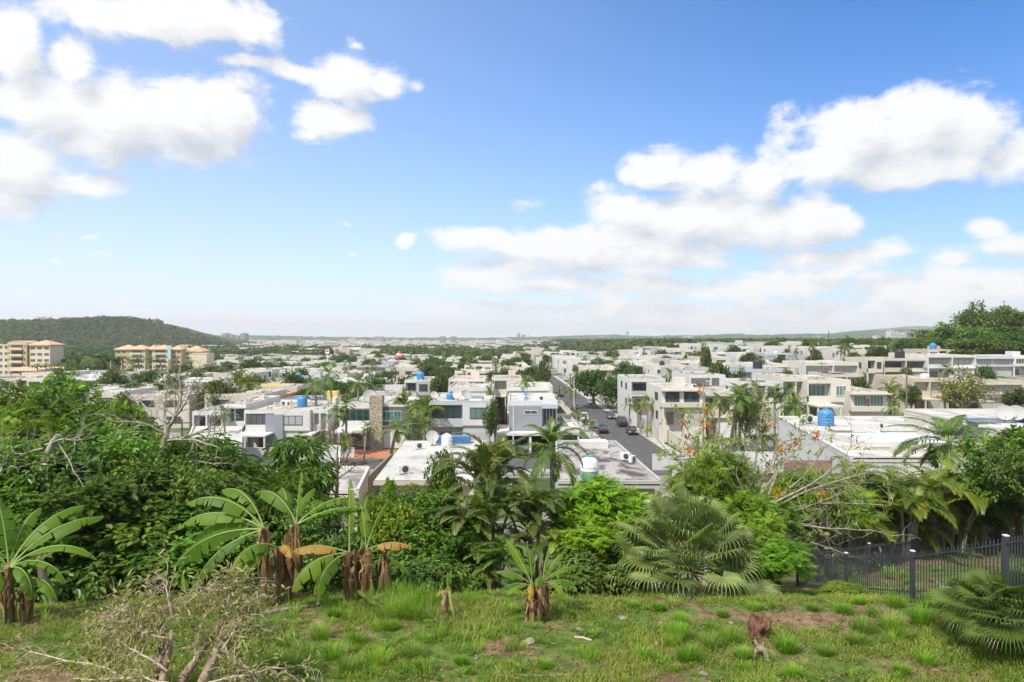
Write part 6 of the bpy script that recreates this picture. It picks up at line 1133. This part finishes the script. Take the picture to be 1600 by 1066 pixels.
place(T_lightt, 'feathery dark tree before the modern white house', 'tree', 1168, 100, top=596, w=60, group=gt); place(T_town[1], 'yellowish bush tree right of the tile yard', 'tree', 1120, 152, top=566, w=40, group=gt); place(P_bush, 'small palm in the white walled garden', 'palm', 1191, 101, top=652, w=30, group=gp); place(P_bush, 'leafy plants behind the garage shutter block', 'palm', 1388, 128, top=590, w=50, group=gp)
place(P_bush, 'small palm bush beneath the two slim palms', 'palm', 508, 99, top=672, w=44, group=gp); place(P_bush, 'pale spiky bush between slim palms and terracotta yard', 'palm', 535, 98, top=673, w=40, group=gp, rz=1); place(T_town[0], 'tree crown over the street beyond the palms', 'tree', 850, 190, top=575, w=34, group=gt); place(T_town[3], 'tall slim tree by the far street lamp', 'tree', 850, 225, top=562, w=24, group=gt)
place(T_town[2], 'small twisted tree behind the carport pole', 'tree', 766, 108, top=620, w=26, group=gt); place(P_bush, 'slender plant column beside the pinkish house', 'palm', 766, 128, top=588, w=20, group=gp)
for i, (px, d, top) in enumerate([(903, 141, 640), (914, 133, 648), (925, 125, 655), (897, 150, 634)]): place(P_bush, 'leafy verge plant beside the white garden wall, %s from the near end' % ordw[[2, 1, 0, 3][i]], 'palm', px, d, top=top, w=16, group='verge plants by the street wall', rz=i)
for k in range(26):
    px = 70 + k*11.2 + rg.uniform(-4, 4); place(rg.choice(T_town), 'low green tree of the belt before the apartment blocks, %s from its left end' % ordw[k], 'tree', px, rg.uniform(262, 325), h=rg.uniform(3.5, 6), group='low tree belt before the apartments')
# scattered trees between the rows
seen = set()
for k in range(900):
    ri = rg.randrange(len(rows)); y = rows[ri] + rg.uniform(-5, 22); side = rg.choice((-1, -1, 1)); px = rg.uniform(95, 860) if side < 0 else rg.uniform(905, 1440); x = X(px, y)
    if y < 150 and px > 340: continue
    if px < 345 and y > 250: continue
    if abs(x - rx(min(y, 330))) < 5.5: continue
    if side > 0 and px > 1150 and y < 200: continue
    near = min(HS, key=lambda h: (h[0] - x)**2 + (h[1] + 7 - y)**2); at = '%s row\'s %s house %s of street' % (ordw[near[4]], ordw[near[5] - 1], 'left' if near[6] < 0 else 'right')
    at = ('left of ' if x < near[0] - 3 else 'right of ' if x > near[0] + 3 else 'in line with ') + at
    kd = rg.choice(['palm', 'palm', 'palm', 'low palm clump', 'round leafy tree', 'round leafy tree', 'round leafy tree']); lb = kd + ' ' + ('before, ' if y < near[1] + 7 else 'behind, ') + at
    if lb in seen or len(seen) > 410: continue
    seen.add(lb)
    if kd == 'palm': place(rg.choice(P_town), lb, 'palm', px, y, h=rg.uniform(6.5, 10), group=gp)
    elif kd[0] == 'l': place(P_bush, lb, 'palm', px, y, h=rg.uniform(3.5, 6), group=gp)
    else: place(rg.choice(T_town), lb, 'tree', px, y, h=rg.uniform(6.5, 10), group=gt)
for i, (px, d, top, w) in enumerate([(1040, 165, 574, 26), (1092, 132, 601, 28), (1150, 148, 574, 26), (1190, 200, 555, 22), (1236, 152, 578, 30), (1276, 205, 547, 20), (1292, 142, 588, 26), (1322, 220, 544, 22), (1349, 138, 588, 30), (1381, 215, 543, 20), (1412, 165, 572, 30), (1424, 136, 602, 24), (1480, 166, 568, 28), (1541, 166, 572, 30), (1588, 128, 606, 34)]):
    place(T_town[i % 5] if i % 3 else P_town[i % 4], ('green tree' if i % 3 else 'dark palm') + ' among the houses right of the street, %s from the street side' % ordw[i], 'tree' if i % 3 else 'palm', px, d, top=top, w=w*(1 if i % 3 else 1.4), group='trees among the right hand terraces')
# hill on the right
hl = [(1490, 232, 500, 60), (1515, 240, 478, 60), (1538, 236, 462, 66), (1570, 238, 470, 64), (1600, 238, 474, 66), (1630, 236, 470, 70), (1480, 236, 515, 50), (1520, 226, 505, 60), (1555, 228, 500, 64), (1592, 228, 500, 64), (1450, 262, 507, 52), (1435, 270, 517, 44), (1410, 300, 522, 40), (1505, 222, 520, 56), (1545, 220, 518, 60), (1585, 220, 520, 64), (1615, 220, 515, 60), (1465, 240, 522, 44)]
wd = ['on the left shoulder', 'just left of the summit tree', 'tallest, on the summit', 'right of the summit', 'by the picture edge on the crest', 'out at the edge of view', 'above the beige terrace house', 'mid slope left', 'mid slope centre', 'mid slope right', 'round topped beside the lone palm', 'left of the round topped one', 'where hill meets town', 'lowest row left', 'lowest row centre', 'lowest row right', 'lowest row at the edge', 'below the lone palm']
for i, ((px, d, top, w), ws) in enumerate(zip(hl, wd)): place(T_hill[i % 3], 'tree on the right wooded hill, ' + ws, 'tree', px, d, top=top + 7 + (i*5) % 7, w=w*.92, group='trees on the right wooded hill')
# far woods: canopy one could not count
def woods(name, n, fpos, size, seed, mat, label, per=34):
    r = rs(seed); mb = MB(); C_ = []
    while len(C_) < n:
        c = fpos(r)
        if c is not None: C_.append(c)
    C_ = np.array(C_); s = r.uniform(.6, 1.3, n)*size; P = np.repeat(C_, per, 0); d = rdir(r, n*per); d[:, 2] = np.abs(d[:, 2])*1.0 - .15; S = np.repeat(s, per); v = np.repeat(r.uniform(0, 1, n), per)
    P = P + d*(S*.5)[:, None]*[1.1, 1.1, .95] + np.stack([0*S, 0*S, S*.25], 1); T = nrm(np.cross(d, r.normal(size=d.shape)))
    mb.leafs(P - T*(S*.17)[:, None], T, nrm(d + r.normal(size=d.shape)*.3), S*.36, S*.34, 0, np.clip(v*.7 + r.uniform(0, .3, n*per), 0, 1), .1, 0, False)
    o = mb.build(name, mat); tag(o, label, 'woodland', kind='stuff')
def f_mid(r):
    d = r.uniform(330, 900); px = r.uniform(-60, 1500); x = X(px, d)
    if px < 345: return (x, d, H(x, d)) if noise.noise((px*.02, d*.02, 4)) > -.25 and (d > 430 or 105 < px < 170) and not (px < 100 and d < 360) else None
    if d < 470: return None
    if noise.noise((px*.01, d*.008, 14)) < -.02: return None
    return (x, d, H(x, d))
woods('far_woods', 2600, f_mid, 10, 31, l_wood, 'dark green tree belt beyond the town houses', 40)
def f_far(r):
    d = 900 + 2300*r.uniform(0, 1)**1.3; px = r.uniform(-80, 1680); x = X(px, d)
    if noise.noise((px*.01, d*.003, 24)) < -.08: return None
    if px < 360 and d > 1000: return None
    return (x, d, H(x, d))
woods('distant_woods', 4200, f_far, 9, 32, l_wood, 'hazy distant woodland between far suburbs', 14)
idx = [0]
def f_hill(r): p = hill_v[r.randint(len(hill_v))]; return tuple(p + r.normal(size=3)*[3, 3, 0]) if p[2] > 1 and p[1] < 1300 else None
woods('hill_woods', 7000, f_hill, 10, 33, l_wood, 'trees covering the green hill at the left', 14)
# hilltop houses
hb = [(52, 497.5, 9), (60, 497, 7), (70, 497.5, 8), (125, 500, 8), (140, 499, 9)]
for i, (px, py, w) in enumerate(hb):
    d = 1252; rt = thing('hilltop_house', 'pale building on the crest of the green hill, %s from the left' % ordw[i], 'house', (X(px, d), d, Z(py, d) - 6)); u = MB(); u.box(0, w*1.2, 0, 10, 0, 6.5); u.box(w*.2, w*.9, 1, 8, 6.5, 8.5); u.build('wall', cream, rt); u = MB(); u.box(w*.15, w*1.0, -.2, 0, 3, 5); u.build('window', glassd, rt)
# red flowering tree and canopy in the town
rt = place(T_town[1], 'red blossoming tree beyond the town centre roofs', 'tree', 649, 330, top=560, w=16)
rt.children[0].data = rt.children[0].data.copy(); rt.children[0].data.materials[0] = M_leaf('red_blossom', [(.20, .10, .03), (.45, .10, .05), (.50, .06, .04)], .2)
rt = thing('parasol_canopy', 'red and white striped conical canopy above the town trees', 'canopy', (X(623, 335), 335, 0)); u = MB(); u.tube([(0, 0, 0), (0, 0, 12)], [.2, .2], 6); u.build('mast', steelw, rt); u = MB(); u.tube([(0, 0, 9), (0, 0, 10)], [2.6, 1.5], 12, 0); u.tube([(0, 0, 10), (0, 0, 10.8)], [1.5, .9], 12, 1, cap=False); u.tube([(0, 0, 10.8), (0, 0, 11.8)], [.9, .1], 12, 0); u.build('canopy', [M_plain('red_canvas', (.55, .05, .04), .7), tankw], rt)
# ------------------------------------------------------------------ air
m, t = new_mat('haze_air'); v = t.node('ShaderNodeVolumePrincipled'); v.inputs['Density'].default_value = HAZE_D; v.inputs['Color'].default_value = (.96, .98, 1, 1); v.inputs['Anisotropy'].default_value = 0
t.l.new(v.outputs[0], t.node('ShaderNodeOutputMaterial').inputs['Volume'])
if HAZE_D: u = MB(); u.box(-9300, 9300, -9300, 9300, -8, 190); o = u.build('haze', m); tag(o, 'thin bluish haze over the distant town and hills', 'haze', kind='stuff')
